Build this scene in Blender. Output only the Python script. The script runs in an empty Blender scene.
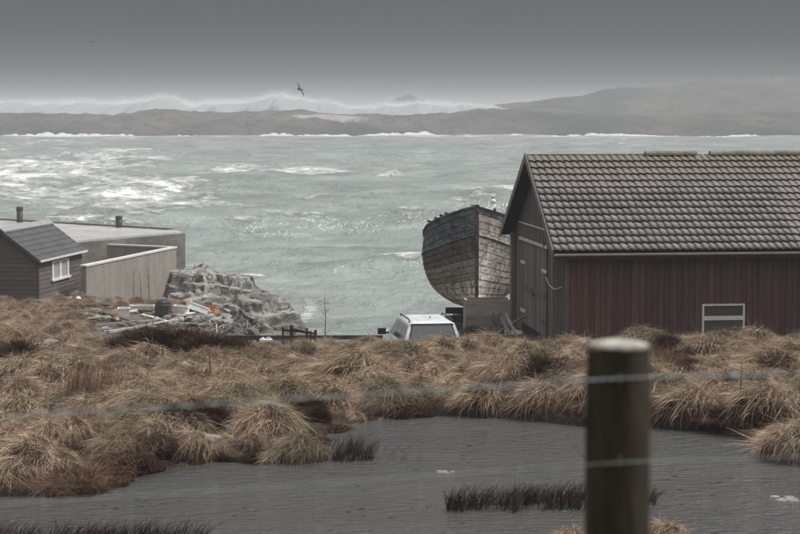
import bpy, bmesh, math, random
import numpy as np
from mathutils import Vector, Matrix, Euler

R = math.radians
random.seed(7)
rng = np.random.default_rng(7)
sc = bpy.context.scene
col = sc.collection

# ------------------------------------------------------------------ camera
F = 1889.0                       # focal length in pixels of the 800 px wide frame
CZ = 11.0                        # eye height above the sea
PITCH = math.atan(157 / F)
cam_d = bpy.data.cameras.new('camera')
cam = bpy.data.objects.new('camera', cam_d)
col.objects.link(cam)
cam.location = (0, 0, CZ)
cam.rotation_euler = (R(90) - PITCH, 0, 0)
cam_d.sensor_width = 36
cam_d.lens = 85
cam_d.clip_start = 0.1
cam_d.clip_end = 30000
cam_d.dof.use_dof = True
cam_d.dof.focus_distance = 52
cam_d.dof.aperture_fstop = 6.3
sc.camera = cam

# ------------------------------------------------------------------ sky and sun
SUN_EL, SUN_AZ = R(52), R(78)          # azimuth clockwise from +Y: from the right, slightly beyond the shed
world = bpy.data.worlds.new('World')
sc.world = world
world.use_nodes = True
wn, wl = world.node_tree.nodes, world.node_tree.links
wn.clear()
wo = wn.new('ShaderNodeOutputWorld')
bg = wn.new('ShaderNodeBackground')
sky = wn.new('ShaderNodeTexSky')
sky.sky_type = 'NISHITA'
sky.sun_disc = False
sky.sun_elevation = SUN_EL
sky.sun_rotation = SUN_AZ
sky.dust_density = 6
sky.air_density = 2
hs = wn.new('ShaderNodeHueSaturation')
hs.inputs['Saturation'].default_value = 0.12
wl.new(sky.outputs[0], hs.inputs['Color'])
# overcast deck: brighter overhead than near the horizon, as a closed cloud cover is
tc = wn.new('ShaderNodeTexCoord')
sx = wn.new('ShaderNodeSeparateXYZ')
wl.new(tc.outputs['Generated'], sx.inputs[0])
mr = wn.new('ShaderNodeMapRange')
mr.inputs['From Min'].default_value = 0.0
mr.inputs['From Max'].default_value = 1.0
mr.inputs['To Min'].default_value = 0.05
mr.inputs['To Max'].default_value = 4.6
pw = wn.new('ShaderNodeMath'); pw.operation = 'POWER'; pw.use_clamp = True; pw.inputs[1].default_value = 1.25
wl.new(sx.outputs['Z'], pw.inputs[0]); wl.new(pw.outputs[0], mr.inputs['Value'])
cn = wn.new('ShaderNodeTexNoise')
cn.inputs['Scale'].default_value = 3.0
cn.inputs['Detail'].default_value = 5
cmap = wn.new('ShaderNodeMapping')
cmap.inputs['Scale'].default_value = (1, 1, 3)
wl.new(tc.outputs['Generated'], cmap.inputs[0])
wl.new(cmap.outputs[0], cn.inputs['Vector'])
cr = wn.new('ShaderNodeMapRange')
cr.inputs['From Min'].default_value = 0.3
cr.inputs['From Max'].default_value = 0.7
cr.inputs['To Min'].default_value = 0.84
cr.inputs['To Max'].default_value = 1.16
wl.new(cn.outputs['Fac'], cr.inputs['Value'])
mu = wn.new('ShaderNodeMath'); mu.operation = 'MULTIPLY'
wl.new(mr.outputs[0], mu.inputs[0]); wl.new(cr.outputs[0], mu.inputs[1])
vm = wn.new('ShaderNodeVectorMath'); vm.operation = 'SCALE'
vm.inputs[0].default_value = (0.985, 0.99, 1.005)
wl.new(mu.outputs[0], vm.inputs['Scale'])
mx = wn.new('ShaderNodeMix'); mx.data_type = 'RGBA'
mx.inputs[0].default_value = 0.985
wl.new(hs.outputs[0], mx.inputs[6]); wl.new(vm.outputs[0], mx.inputs[7])
wl.new(mx.outputs[2], bg.inputs['Color'])
bg.inputs['Strength'].default_value = 0.12
wl.new(bg.outputs[0], wo.inputs[0])

sun_d = bpy.data.lights.new('sun', 'SUN')
sun = bpy.data.objects.new('sun', sun_d)
col.objects.link(sun)
sun_d.energy = 1.5
sun_d.angle = R(14)
sun_d.color = (1.0, 0.97, 0.93)
sdir = Vector((math.sin(SUN_AZ) * math.cos(SUN_EL), math.cos(SUN_AZ) * math.cos(SUN_EL), math.sin(SUN_EL)))
sun.rotation_euler = sdir.to_track_quat('Z', 'Y').to_euler()
sun.location = (30, -40, 60)

sc.view_settings.view_transform = 'Standard'
sc.view_settings.look = 'None'
sc.view_settings.exposure = 1.5
sc.view_settings.gamma = 1
sc.render.engine = 'CYCLES'
sc.cycles.use_denoising = True
sc.cycles.volume_bounces = 1
sc.cycles.max_bounces = 8
sc.cycles.diffuse_bounces = 3
sc.cycles.glossy_bounces = 3
sc.cycles.transmission_bounces = 4
sc.cycles.transparent_max_bounces = 8

# ------------------------------------------------------------------ placing helpers
cp, sp = math.cos(PITCH), math.sin(PITCH)
def ray(px, py):
    a, b = (px - 400) / F, (267 - py) / F
    return Vector((a, cp + b * sp, -sp + b * cp))
def at(px, py, D):
    d = ray(px, py)
    return Vector((0, 0, CZ)) + d * (D / d.y)
def hit(px, py, z):
    d = ray(px, py)
    return Vector((0, 0, CZ)) + d * ((z - CZ) / d.z)

# ------------------------------------------------------------------ numpy noise
def _hash(ix, iy, seed):
    h = (ix.astype(np.int64) * 374761393 + iy.astype(np.int64) * 668265263 + seed * 1274126177) & 0xffffffff
    h = ((h ^ (h >> 13)) * 1274126177) & 0xffffffff
    h = ((h ^ (h >> 16)) * 2246822519) & 0xffffffff
    return ((h ^ (h >> 15)) & 0xffffff) / float(0xffffff)
def vnoise(x, y, seed=0):
    x = np.asarray(x, float); y = np.asarray(y, float)
    ix, iy = np.floor(x), np.floor(y)
    fx, fy = x - ix, y - iy
    fx = fx * fx * (3 - 2 * fx); fy = fy * fy * (3 - 2 * fy)
    a = _hash(ix, iy, seed); b = _hash(ix + 1, iy, seed)
    c = _hash(ix, iy + 1, seed); d = _hash(ix + 1, iy + 1, seed)
    return (a * (1 - fx) + b * fx) * (1 - fy) + (c * (1 - fx) + d * fx) * fy
def fbm(x, y, seed=0, oct=4, gain=0.5):
    s, a, t = 0.0, 1.0, 0.0
    for o in range(oct):
        s = s + a * vnoise(x * 2 ** o + 17.3 * o, y * 2 ** o - 9.1 * o, seed + o)
        t += a; a *= gain
    return s / t
def ridged(x, y, seed=0, oct=4):
    s, a, t = 0.0, 1.0, 0.0
    for o in range(oct):
        s = s + a * (1 - np.abs(2 * vnoise(x * 2 ** o + 7.7 * o, y * 2 ** o, seed + o) - 1))
        t += a; a *= 0.5
    return s / t
def sstep(a, b, x):
    t = np.clip((x - a) / (b - a), 0, 1)
    return t * t * (3 - 2 * t)

# ------------------------------------------------------------------ mesh helpers
class MB:
    def __init__(self):
        self.v = []; self.f = []
    def quadbox(self, p):
        b = len(self.v); self.v += [tuple(q) for q in p]
        for q in ((0, 3, 2, 1), (4, 5, 6, 7), (0, 1, 5, 4), (1, 2, 6, 5), (2, 3, 7, 6), (3, 0, 4, 7)):
            self.f.append(tuple(b + i for i in q))
        return self
    def box(self, c, s, rot=None):
        h = [x / 2 for x in s]
        pts = [Vector((a * h[0], b_ * h[1], c_ * h[2])) for c_ in (-1, 1) for a, b_ in ((-1, -1), (1, -1), (1, 1), (-1, 1))]
        if rot is not None:
            m = rot if isinstance(rot, Matrix) else Euler(rot).to_matrix()
            pts = [m @ p for p in pts]
        c = Vector(c)
        return self.quadbox([p + c for p in pts])
    def bbox(self, x0, x1, y0, y1, z0, z1):
        return self.box(((x0 + x1) / 2, (y0 + y1) / 2, (z0 + z1) / 2), (x1 - x0, y1 - y0, z1 - z0))
    def beam(self, p0, p1, w, h, up=(0, 0, 1), w1=None, h1=None):
        p0, p1 = Vector(p0), Vector(p1)
        d = (p1 - p0).normalized(); up = Vector(up)
        s = d.cross(up)
        if s.length < 1e-4: s = d.cross(Vector((1, 0, 0)))
        s.normalize(); u = s.cross(d)
        w1 = w if w1 is None else w1; h1 = h if h1 is None else h1
        pts = []
        for p, ww, hh in ((p0, w, h), (p1, w1, h1)):
            for a, b in ((-1, -1), (1, -1), (1, 1), (-1, 1)):
                pts.append(p + s * a * ww / 2 + u * b * hh / 2)
        return self.quadbox(pts)
    def tube(self, pts, rad, n=8, cap=True):
        pts = [Vector(p) for p in pts]
        if not hasattr(rad, '__len__'): rad = [rad] * len(pts)
        b = len(self.v); prev = None
        for i, p in enumerate(pts):
            d = (pts[min(i + 1, len(pts) - 1)] - pts[max(i - 1, 0)]).normalized()
            s = d.cross(Vector((0, 0, 1)) if abs(d.z) < .95 else Vector((0, 1, 0))).normalized()
            u = s.cross(d)
            for k in range(n):
                a = 2 * math.pi * k / n
                self.v.append(tuple(p + (s * math.cos(a) + u * math.sin(a)) * rad[i]))
        for i in range(len(pts) - 1):
            for k in range(n):
                k2 = (k + 1) % n
                self.f.append((b + i * n + k, b + i * n + k2, b + (i + 1) * n + k2, b + (i + 1) * n + k))
        if cap:
            self.f.append(tuple(b + k for k in range(n))[::-1])
            e = b + (len(pts) - 1) * n
            self.f.append(tuple(e + k for k in range(n)))
        return self
    def lathe(self, prof, c=(0, 0, 0), n=16, axis=None, jit=0):
        b = len(self.v); m = axis if axis is not None else Matrix.Identity(3); c = Vector(c)
        for r_, z in prof:
            for k in range(n):
                a = 2 * math.pi * k / n
                q = r_ * (1 + (random.random() - .5) * jit)
                self.v.append(tuple(c + m @ Vector((q * math.cos(a), q * math.sin(a), z))))
        for i in range(len(prof) - 1):
            for k in range(n):
                k2 = (k + 1) % n
                self.f.append((b + i * n + k, b + i * n + k2, b + (i + 1) * n + k2, b + (i + 1) * n + k))
        self.f.append(tuple(b + k for k in range(n))[::-1])
        e = b + (len(prof) - 1) * n
        self.f.append(tuple(e + k for k in range(n)))
        return self
    def prism(self, poly, z0, z1):
        b = len(self.v); n = len(poly)
        self.v += [(p[0], p[1], z0) for p in poly] + [(p[0], p[1], z1) for p in poly]
        self.f.append(tuple(b + i for i in range(n))[::-1]); self.f.append(tuple(b + n + i for i in range(n)))
        for i in range(n):
            j = (i + 1) % n
            self.f.append((b + i, b + j, b + n + j, b + n + i))
        return self
    def extrude(self, poly, d):      # planar polygon of 3D points pushed along d
        b = len(self.v); n = len(poly); d = Vector(d)
        self.v += [tuple(Vector(p)) for p in poly] + [tuple(Vector(p) + d) for p in poly]
        self.f.append(tuple(b + i for i in range(n))[::-1]); self.f.append(tuple(b + n + i for i in range(n)))
        for i in range(n):
            j = (i + 1) % n
            self.f.append((b + i, b + j, b + n + j, b + n + i))
        return self
    def mesh(self, name, mat, smooth=False):
        me = bpy.data.meshes.new(name)
        me.from_pydata([tuple(v) for v in self.v], [], self.f)
        if mat: me.materials.append(mat)
        bm = bmesh.new(); bm.from_mesh(me)
        bmesh.ops.recalc_face_normals(bm, faces=bm.faces); bm.to_mesh(me); bm.free()
        if smooth:
            me.polygons.foreach_set('use_smooth', [True] * len(me.polygons))
        me.update()
        return me
    def build(self, name, mat, parent=None, smooth=False):
        return link(name, self.mesh(name, mat, smooth), parent)

def link(name, me, parent=None, loc=None):
    o = bpy.data.objects.new(name, me)
    col.objects.link(o)
    if parent is not None: o.parent = parent
    if loc is not None: o.location = loc
    return o
def empty(name, loc, rz=0, rot=None):
    o = bpy.data.objects.new(name, None); col.objects.link(o)
    o.location = loc; o.rotation_euler = rot if rot else (0, 0, rz)
    o.empty_display_size = 0.2
    return o
def tag(o, label=None, cat=None, group=None, kind=None):
    if label: o['label'] = label
    if cat: o['category'] = cat
    if group: o['group'] = group
    if kind: o['kind'] = kind
    return o
def np_mesh(name, verts, quads, mat, smooth=True, tris=None):
    me = bpy.data.meshes.new(name)
    nv = len(verts); nq = len(quads) if quads is not None else 0; nt = len(tris) if tris is not None else 0
    me.vertices.add(nv); me.vertices.foreach_set('co', np.asarray(verts, np.float32).ravel())
    loops = []
    if nq: loops.append(np.asarray(quads, np.int32).ravel())
    if nt: loops.append(np.asarray(tris, np.int32).ravel())
    loops = np.concatenate(loops)
    me.loops.add(len(loops)); me.loops.foreach_set('vertex_index', loops)
    starts = np.concatenate([np.arange(nq) * 4, nq * 4 + np.arange(nt) * 3]).astype(np.int32)
    me.polygons.add(nq + nt); me.polygons.foreach_set('loop_start', starts)
    me.update(calc_edges=True)
    me.polygons.foreach_set('use_smooth', np.full(nq + nt, smooth))
    if mat: me.materials.append(mat)
    return me
def grid_quads(nr, nc):
    i = np.arange(nr - 1)[:, None] * nc + np.arange(nc - 1)[None, :]
    return np.stack([i, i + 1, i + nc + 1, i + nc], -1).reshape(-1, 4)
def vattr(me, name, arr):
    a = me.attributes.new(name, 'FLOAT', 'POINT'); a.data.foreach_set('value', np.asarray(arr, np.float32).ravel())

# ------------------------------------------------------------------ materials
class NT:
    def __init__(self, name):
        self.m = bpy.data.materials.new(name); self.m.use_nodes = True
        self.n = self.m.node_tree.nodes; self.l = self.m.node_tree.links
        self.n.clear()
        self.out = self.n.new('ShaderNodeOutputMaterial')
        self.b = self.n.new('ShaderNodeBsdfPrincipled')
        self.l.new(self.b.outputs[0], self.out.inputs[0])
    def new(self, t, **kw):
        x = self.n.new(t)
        for k, v in kw.items(): setattr(x, k, v)
        return x
    def to(self, a, b): self.l.new(a, b)
    def coords(self, kind='Object', scale=(1, 1, 1)):
        t = self.new('ShaderNodeTexCoord'); mp = self.new('ShaderNodeMapping')
        if kind == 'World':
            g = self.new('ShaderNodeNewGeometry'); self.to(g.outputs['Position'], mp.inputs[0])
        else: self.to(t.outputs[kind], mp.inputs[0])
        mp.inputs['Scale'].default_value = scale
        return mp.outputs[0]
    def noise(self, vec, scale, detail=4, rough=0.55, dist=0):
        x = self.new('ShaderNodeTexNoise'); self.to(vec, x.inputs['Vector'])
        x.inputs['Scale'].default_value = scale; x.inputs['Detail'].default_value = detail
        x.inputs['Roughness'].default_value = rough; x.inputs['Distortion'].default_value = dist
        return x.outputs['Fac']
    def rng(self, v, a, b, c=0.0, d=1.0):
        x = self.new('ShaderNodeMapRange'); self.to(v, x.inputs['Value'])
        for k, q in zip(('From Min', 'From Max', 'To Min', 'To Max'), (a, b, c, d)): x.inputs[k].default_value = q
        return x.outputs[0]
    def mix(self, f, a, b, mode='MIX'):
        x = self.new('ShaderNodeMix', data_type='RGBA', blend_type=mode)
        for i, q in ((0, f), (6, a), (7, b)):
            if isinstance(q, (int, float)): x.inputs[i].default_value = q
            elif isinstance(q, tuple): x.inputs[i].default_value = (*q[:3], 1)
            else: self.to(q, x.inputs[i])
        return x.outputs[2]
    def math(self, op, a, b=None):
        x = self.new('ShaderNodeMath', operation=op)
        for i, q in enumerate((a, b)):
            if q is None: continue
            if isinstance(q, (int, float)): x.inputs[i].default_value = q
            else: self.to(q, x.inputs[i])
        return x.outputs[0]
    def attr(self, name):
        x = self.new('ShaderNodeAttribute', attribute_name=name); return x.outputs['Fac']
    def objrand(self):
        return self.new('ShaderNodeObjectInfo').outputs['Random']
    def bump(self, h, strength, dist=0.02):
        x = self.new('ShaderNodeBump'); x.inputs['Strength'].default_value = strength
        x.inputs['Distance'].default_value = dist; self.to(h, x.inputs['Height'])
        self.to(x.outputs[0], self.b.inputs['Normal']); return x.outputs[0]
    def color(self, c):
        if isinstance(c, tuple): self.b.inputs['Base Color'].default_value = (*c[:3], 1)
        else: self.to(c, self.b.inputs['Base Color'])
    def set(self, rough=None, metal=None, spec=None):
        if rough is not None: self.b.inputs['Roughness'].default_value = rough
        if metal is not None: self.b.inputs['Metallic'].default_value = metal
        if spec is not None: self.b.inputs['Specular IOR Level'].default_value = spec

def worn(name, c1, c2, scale=3, rough=0.85, bump=0.3, stretch=(1, 1, 1), c3=None, c3amt=0.1, space='World', fine=30, orand=0.35, spec=0.3, bd=0.01):
    t = NT(name); v = t.coords(space, stretch)
    a = t.noise(v, scale, 6, 0.6)
    c = t.mix(t.rng(a, 0.35, 0.65), c1, c2)
    f = t.noise(v, fine, 4, 0.65)
    c = t.mix(t.rng(f, 0.3, 0.7, 0.75, 1.25), (0, 0, 0), c, 'MIX') if False else t.mix(1.0, c, t.rng(f, 0.3, 0.7, 0.72, 1.28), 'MULTIPLY')
    if orand: c = t.mix(1.0, c, t.rng(t.objrand(), 0, 1, 1 - orand, 1 + orand), 'MULTIPLY')
    if c3:
        g = t.noise(v, scale * 2.3, 8, 0.7)
        c = t.mix(t.rng(g, 0.72 - c3amt, 0.76 - c3amt), c, c3)
    t.color(c); t.set(rough, 0, spec)
    if bump: t.bump(t.math('ADD', f, t.math('MULTIPLY', a, 2.0)), bump, bd)
    return t.m

M = {}
M['board_red'] = worn('red_brown_boards', (0.062, 0.036, 0.030), (0.104, 0.061, 0.052), 2.2, 0.8, 0.35, (6, 6, 0.35), (0.22, 0.18, 0.16), -0.015, fine=14, orand=0.22)
M['board_grey'] = worn('weathered_dark_boards', (0.095, 0.079, 0.069), (0.155, 0.134, 0.12), 2.0, 0.85, 0.4, (6, 6, 0.3), (0.22, 0.2, 0.18), -0.03, fine=14, orand=0.25)
M['board_hut'] = worn('dark_hut_cladding', (0.078, 0.064, 0.057), (0.112, 0.094, 0.085), 2.0, 0.8, 0.3, (0.6, 0.6, 5), fine=14, orand=0.15)
M['dark_void'] = worn('dark_sheathing', (0.016, 0.013, 0.012), (0.022, 0.018, 0.016), 3, 0.9, 0, orand=0)
M['pale_trim'] = worn('flaking_pale_paint', (0.42, 0.40, 0.38), (0.55, 0.53, 0.5), 4, 0.7, 0.2, (1, 1, 1), (0.12, 0.1, 0.09), 0.03, orand=0.1)
M['white_frame'] = worn('white_window_paint', (0.58, 0.58, 0.565), (0.66, 0.66, 0.645), 4, 0.45, 0.05, orand=0.03)
M['grey_trim'] = worn('grey_bargeboard', (0.12, 0.115, 0.11), (0.2, 0.19, 0.18), 4, 0.8, 0.2, orand=0.1)
M['gutter'] = worn('pale_pink_gutter', (0.48, 0.43, 0.41), (0.58, 0.53, 0.51), 3, 0.5, 0.1, orand=0.05)
M['iron'] = worn('rusty_iron', (0.06, 0.04, 0.03), (0.12, 0.07, 0.045), 12, 0.8, 0.3, orand=0.2)
M['concrete'] = worn('board_marked_concrete', (0.19, 0.172, 0.15), (0.248, 0.226, 0.2), 0.9, 0.9, 0.35, (3, 3, 0.5), (0.2, 0.185, 0.165), 0.06, fine=9, orand=0.05)
M['coping'] = worn('pale_concrete_coping', (0.42, 0.41, 0.39), (0.5, 0.49, 0.47), 2, 0.85, 0.2, orand=0.05)
M['pier_side'] = worn('wet_stained_pier_wall', (0.085, 0.076, 0.066), (0.17, 0.158, 0.142), 0.5, 0.7, 0.5, (1, 1, 2), (0.06, 0.055, 0.05), 0.08, fine=5, orand=0.05)
M['pier_top'] = worn('wet_pier_concrete', (0.31, 0.30, 0.29), (0.46, 0.45, 0.44), 0.35, 0.3, 0.12, (1, 1, 1), fine=6, orand=0.0, spec=0.6)
M['iron_dark'] = worn('dark_bollard_iron', (0.035, 0.033, 0.032), (0.06, 0.055, 0.05), 5, 0.6, 0.2, orand=0.1)
M['plank_grey'] = worn('grey_driftwood', (0.22, 0.2, 0.18), (0.34, 0.32, 0.29), 3, 0.9, 0.3, (1, 1, 1), orand=0.4)
M['plank_pale'] = worn('bleached_crate_board', (0.26, 0.235, 0.21), (0.38, 0.35, 0.315), 3, 0.9, 0.3, (0.6, 0.6, 4), orand=0.25)
M['plank_dark'] = worn('dark_wet_timber', (0.04, 0.034, 0.03), (0.075, 0.064, 0.056), 3, 0.8, 0.3, orand=0.35)
M['plank_white'] = worn('white_painted_scrap', (0.55, 0.54, 0.52), (0.68, 0.67, 0.65), 4, 0.6, 0.1, (1, 1, 1), (0.3, 0.27, 0.24), 0.05, orand=0.15)
M['plastic_orange'] = worn('faded_orange_plastic', (0.44, 0.17, 0.08), (0.5, 0.22, 0.12), 4, 0.5, 0.1, orand=0.05)
M['plastic_red'] = worn('faded_red_plastic', (0.42, 0.13, 0.10), (0.5, 0.2, 0.16), 6, 0.45, 0.1, orand=0.05)
M['plastic_black'] = worn('black_plastic', (0.022, 0.024, 0.026), (0.035, 0.037, 0.04), 5, 0.45, 0.1, orand=0.05)
M['plastic_white'] = worn('white_plastic', (0.66, 0.66, 0.65), (0.75, 0.75, 0.74), 4, 0.45, 0.05, orand=0.08)
M['rubber'] = worn('black_rubber', (0.018, 0.018, 0.018), (0.03, 0.03, 0.029), 8, 0.8, 0.2, orand=0.05)
M['post'] = worn('mossy_fence_post', (0.017, 0.013, 0.009), (0.05, 0.040, 0.024), 12, 0.9, 0.6, (1, 1, 0.16), (0.075, 0.058, 0.034), 0.09, fine=60, orand=0)
M['post_top'] = worn('pale_sawn_post_top', (0.23, 0.225, 0.185), (0.33, 0.325, 0.275), 30, 0.85, 0.3, (1, 1, 1), (0.2, 0.23, 0.1), 0.05, orand=0)
M['wire'] = worn('galvanised_wire', (0.22, 0.25, 0.24), (0.32, 0.35, 0.34), 40, 0.45, 0.1, orand=0)
M['boulder'] = worn('grey_shore_stone', (0.09, 0.083, 0.073), (0.27, 0.255, 0.235), 2.5, 0.85, 0.6, (1, 1, 1), (0.04, 0.036, 0.03), 0.10, fine=12, orand=0.55, bd=0.05)
M['surf'] = worn('white_surf', (0.46, 0.47, 0.47), (0.52, 0.53, 0.53), 0.3, 0.9, 0.4, orand=0, fine=1.5, bd=0.3)
M['gull'] = worn('grey_gull_feathers', (0.10, 0.10, 0.10), (0.16, 0.16, 0.16), 6, 0.8, 0, orand=0)
M['twig'] = worn('bare_twig', (0.10, 0.075, 0.055), (0.16, 0.125, 0.1), 20, 0.9, 0, orand=0.2)
M['lens_red'] = worn('red_lamp_lens', (0.35, 0.02, 0.015), (0.42, 0.03, 0.02), 30, 0.2, 0, orand=0)
M['car_paint'] = worn('dirty_white_car_paint', (0.47, 0.495, 0.515), (0.58, 0.605, 0.625), 1.5, 0.28, 0, orand=0, fine=4, spec=0.5)
M['car_trim'] = worn('black_car_trim', (0.02, 0.02, 0.021), (0.03, 0.03, 0.031), 8, 0.5, 0.05, orand=0)
M['alloy'] = worn('dull_alloy', (0.4, 0.4, 0.4), (0.5, 0.5, 0.5), 10, 0.4, 0, orand=0)

def glass(name, c, rough=0.06):
    t = NT(name); t.color(c); t.set(rough, 0, 0.9)
    v = t.coords('World'); t.bump(t.noise(v, 1.2, 2), 0.06, 0.05)
    return t.m
M['pane'] = glass('dark_window_pane', (0.06, 0.062, 0.06))
M['pane_grey'] = glass('misted_window_pane', (0.32, 0.34, 0.34), 0.2)
M['car_glass'] = glass('car_window_glass', (0.05, 0.056, 0.055), 0.12)

# ------------------------------------------------------------------ terrain
SEA, POND = 0.0, 5.6
def poly_px(pts, z): return [hit(a, b, z) for a, b in pts]
shore = [(-60, 500), (0, 498), (50, 497), (100, 493), (128, 482), (150, 470), (190, 463), (250, 461), (310, 460), (322, 453), (326, 440), (336, 429), (368, 420), (420, 416), (470, 417), (520, 420), (560, 425), (600, 427), (650, 424), (690, 427), (725, 436), (750, 444), (768, 455), (790, 463), (830, 466), (900, 470)]
pond_poly = [(p.x, p.y) for p in poly_px(shore, POND)]
pond_poly += [(14.0, 24.0), (12.0, 20.6), (0, 20.4), (-10.5, 20.6), (-12.5, 24.0)]
def sdist(x, y, poly):
    shp = np.shape(x); x = np.ravel(x); y = np.ravel(y)
    d = np.full(x.shape, 1e9); inside = np.zeros(x.shape, bool); n = len(poly)
    for i in range(n):
        ax, ay = poly[i]; bx, by = poly[(i + 1) % n]
        ex, ey = bx - ax, by - ay
        t = np.clip(((x - ax) * ex + (y - ay) * ey) / (ex * ex + ey * ey + 1e-9), 0, 1)
        d = np.minimum(d, (x - ax - t * ex) ** 2 + (y - ay - t * ey) ** 2)
        c = ((ay > y) != (by > y)) & (x < (bx - ax) * (y - ay) / (by - ay + 1e-12) + ax)
        inside ^= c
    d = np.sqrt(d)
    return np.where(inside, -d, d).reshape(shp)
near = [(-60, 10.6), (0, 9.6), (3, 9.42), (6, 8.75), (10, 7.9), (15, 6.75), (18, 6.1), (20, 5.6), (23, 5.7), (33, 5.78), (38, 5.68), (43, 5.3)]
prof = {
    'c': near + [(46, 4.75), (49, 4.15), (54, 3.7), (62, 2.95), (68, 2.45), (73, 1.6), (78, 0.4), (84, -1), (100, -3), (400, -8)],
    'l': near + [(48, 4.75), (54, 3.95), (60, 3.2), (66, 2.75), (70, 2.55), (76, 2.5), (86, 2.4), (92, 1.6), (99, -0.6), (110, -3), (400, -8)],
    'f': near + [(52, 4.5), (60, 3.75), (70, 2.75), (82, 2.45), (92, 2.25), (104, 2.2), (113, 1.6), (124, -1.5), (140, -3), (400, -8)],
    'r': near + [(46, 4.85), (49, 4.25), (54, 4.05), (62, 3.6), (74, 3.2), (82, 2.4), (92, 0), (102, -2.5), (400, -8)],
}
def pf(k, y): return np.interp(y, [a for a, b in prof[k]], [b for a, b in prof[k]])
def ground_z(x, y, rough=True):
    x = np.asarray(x, float); y = np.asarray(y, float)
    c, l, f, r = pf('c', y), pf('l', y), pf('f', y), pf('r', y)
    w = sstep(-8.5, -5.2, x + 0.6 * (fbm(x * .5, y * .5, 3) - .5))
    z = l * (1 - w) + c * w
    wf = 1 - sstep(-0.9, 0.9, x + .165 * y); z = z * (1 - wf) + f * wf
    wr = sstep(0.9, 2.6, x) * sstep(46, 52, y); z = z * (1 - wr) + r * wr
    if rough:
        bog = sstep(24, 27, y) * (1 - 0.8 * sstep(60, 72, y))
        z = z + bog * ((fbm(x * .35, y * .35, 11, 3) - .5) * 0.55 + (fbm(x * 1.05, y * 0.95, 21, 2) - .46) * 0.62)
        z = z + (1 - bog) * (fbm(x * 1.1, y * 1.1, 31, 3) - .5) * 0.12
        z = z + 0.14 * np.exp(-((y - 45) / 1.8) ** 2) * sstep(-1, 1, x) - 0.22 * np.exp(-((y - 46.5) / 3.0) ** 2) * (1 - sstep(-3, -0.5, x)) * sstep(-10, -7, x)
        # flat stances
        for (ax, ay, rad, zz) in ((0.9, 50.5, 2.6, 3.8), (3.6, 68, 3.4, 3.3)):
            k = sstep(rad + 1.2, rad - .4, np.hypot(x - ax, (y - ay)))
            z = z * (1 - k) + zz * k
        m = (y > 15) & (y < 46); d = np.full(x.shape, 99.0)
        if m.any(): d[m] = sdist(x[m], y[m], pond_poly)
        bank = np.maximum(z, 5.72)
        z = np.where(m & (d < 2.5) & (d >= 0), np.where(d < 0.6, POND - 0.15 + (bank - POND + 0.15) * sstep(-0.25, 0.28, d), np.maximum(z, bank * (1 - sstep(.6, 2.5, d)) + z * sstep(.6, 2.5, d))), z)
        z = np.where(m & (d < 0), POND - 0.12 - np.minimum(-d, 1.2) * 0.3, z)
    return z
def gz(x, y): return float(ground_z(np.array([x]), np.array([y]))[0])

def ground_material():
    t = NT('peat_and_thatch'); v = t.coords('World')
    a = t.noise(v, 0.5, 6, 0.6); b = t.noise(v, 6, 6, 0.7); s = t.noise(v, 40, 3, 0.6)
    c = t.mix(t.rng(a, 0.38, 0.62), (0.02, 0.013, 0.009), (0.045, 0.032, 0.022))
    c = t.mix(t.rng(b, 0.42, 0.62, 0, 0.8), c, (0.011, 0.0075, 0.0055))
    # trodden, stony yard and shore further off
    g = t.new('ShaderNodeNewGeometry'); sep = t.new('ShaderNodeSeparateXYZ'); t.to(g.outputs['Position'], sep.inputs[0])
    far = t.math('MULTIPLY', t.rng(sep.outputs['Y'], 66, 71), t.rng(a, 0.3, 0.5))
    st = t.mix(t.rng(b, 0.4, 0.62), (0.045, 0.04, 0.034), (0.17, 0.158, 0.14))
    c = t.mix(far, c, st)
    c = t.mix(1.0, c, t.rng(s, 0.3, 0.7, 0.65, 1.35), 'MULTIPLY')
    t.color(c); t.set(0.9, 0, 0.2); t.bump(t.math('ADD', b, s), 0.7, 0.06)
    return t.m
M['ground'] = ground_material()

ys = np.concatenate([np.arange(-60, 20, 2.0), np.arange(20, 36, 0.13), np.arange(36, 58, 0.2), np.arange(58, 128, 0.45), np.array([135, 150, 180, 240, 330])])
us = np.linspace(-1, 1, 340)
us = np.sign(us) * np.abs(us) ** 1.25
Y = np.repeat(ys[:, None], len(us), 1)
X = us[None, :] * (16 + 0.42 * np.maximum(Y, 0))
Z = ground_z(X, Y)
me = np_mesh('ground', np.stack([X, Y, Z], -1).reshape(-1, 3), grid_quads(len(ys), len(us)), M['ground'])
tag(link('ground', me), kind='structure')

# pond
def pond_material():
    t = NT('dark_bog_water'); v = t.coords('World', (1, 1, 1))
    t.color((0.060, 0.060, 0.057)); wp = t.noise(t.coords('World', (0.25, 0.6, 1)), 1.0, 4, 0.6); t.to(t.rng(wp, 0.35, 0.65, 0.06, 0.22), t.b.inputs['Roughness']); t.b.inputs['IOR'].default_value = 1.33
    v2 = t.coords('World', (1.0, 2.2, 1))
    h = t.math('ADD', t.noise(v2, 3.2, 3, 0.55), t.math('MULTIPLY', t.noise(v2, 14, 3, 0.6), 0.35))
    vo = t.new('ShaderNodeTexVoronoi'); t.to(v, vo.inputs['Vector']); vo.inputs['Scale'].default_value = 3.2
    ring = t.math('MULTIPLY', t.math('SINE', t.math('MULTIPLY', vo.outputs['Distance'], 45.0)), t.rng(vo.outputs['Distance'], 0.0, 0.18, 0.6, 0.0))
    t.bump(t.math('ADD', h, ring), 0.9, 0.10)
    return t.m
M['pond'] = pond_material()
pm = MB(); pm.v = [(-13, 19.4, POND), (15, 19.4, POND), (15, 36, POND), (-13, 36, POND)]; pm.f = [(0, 1, 2, 3)]
tag(pm.build('pond', M['pond']), kind='structure')

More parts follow.
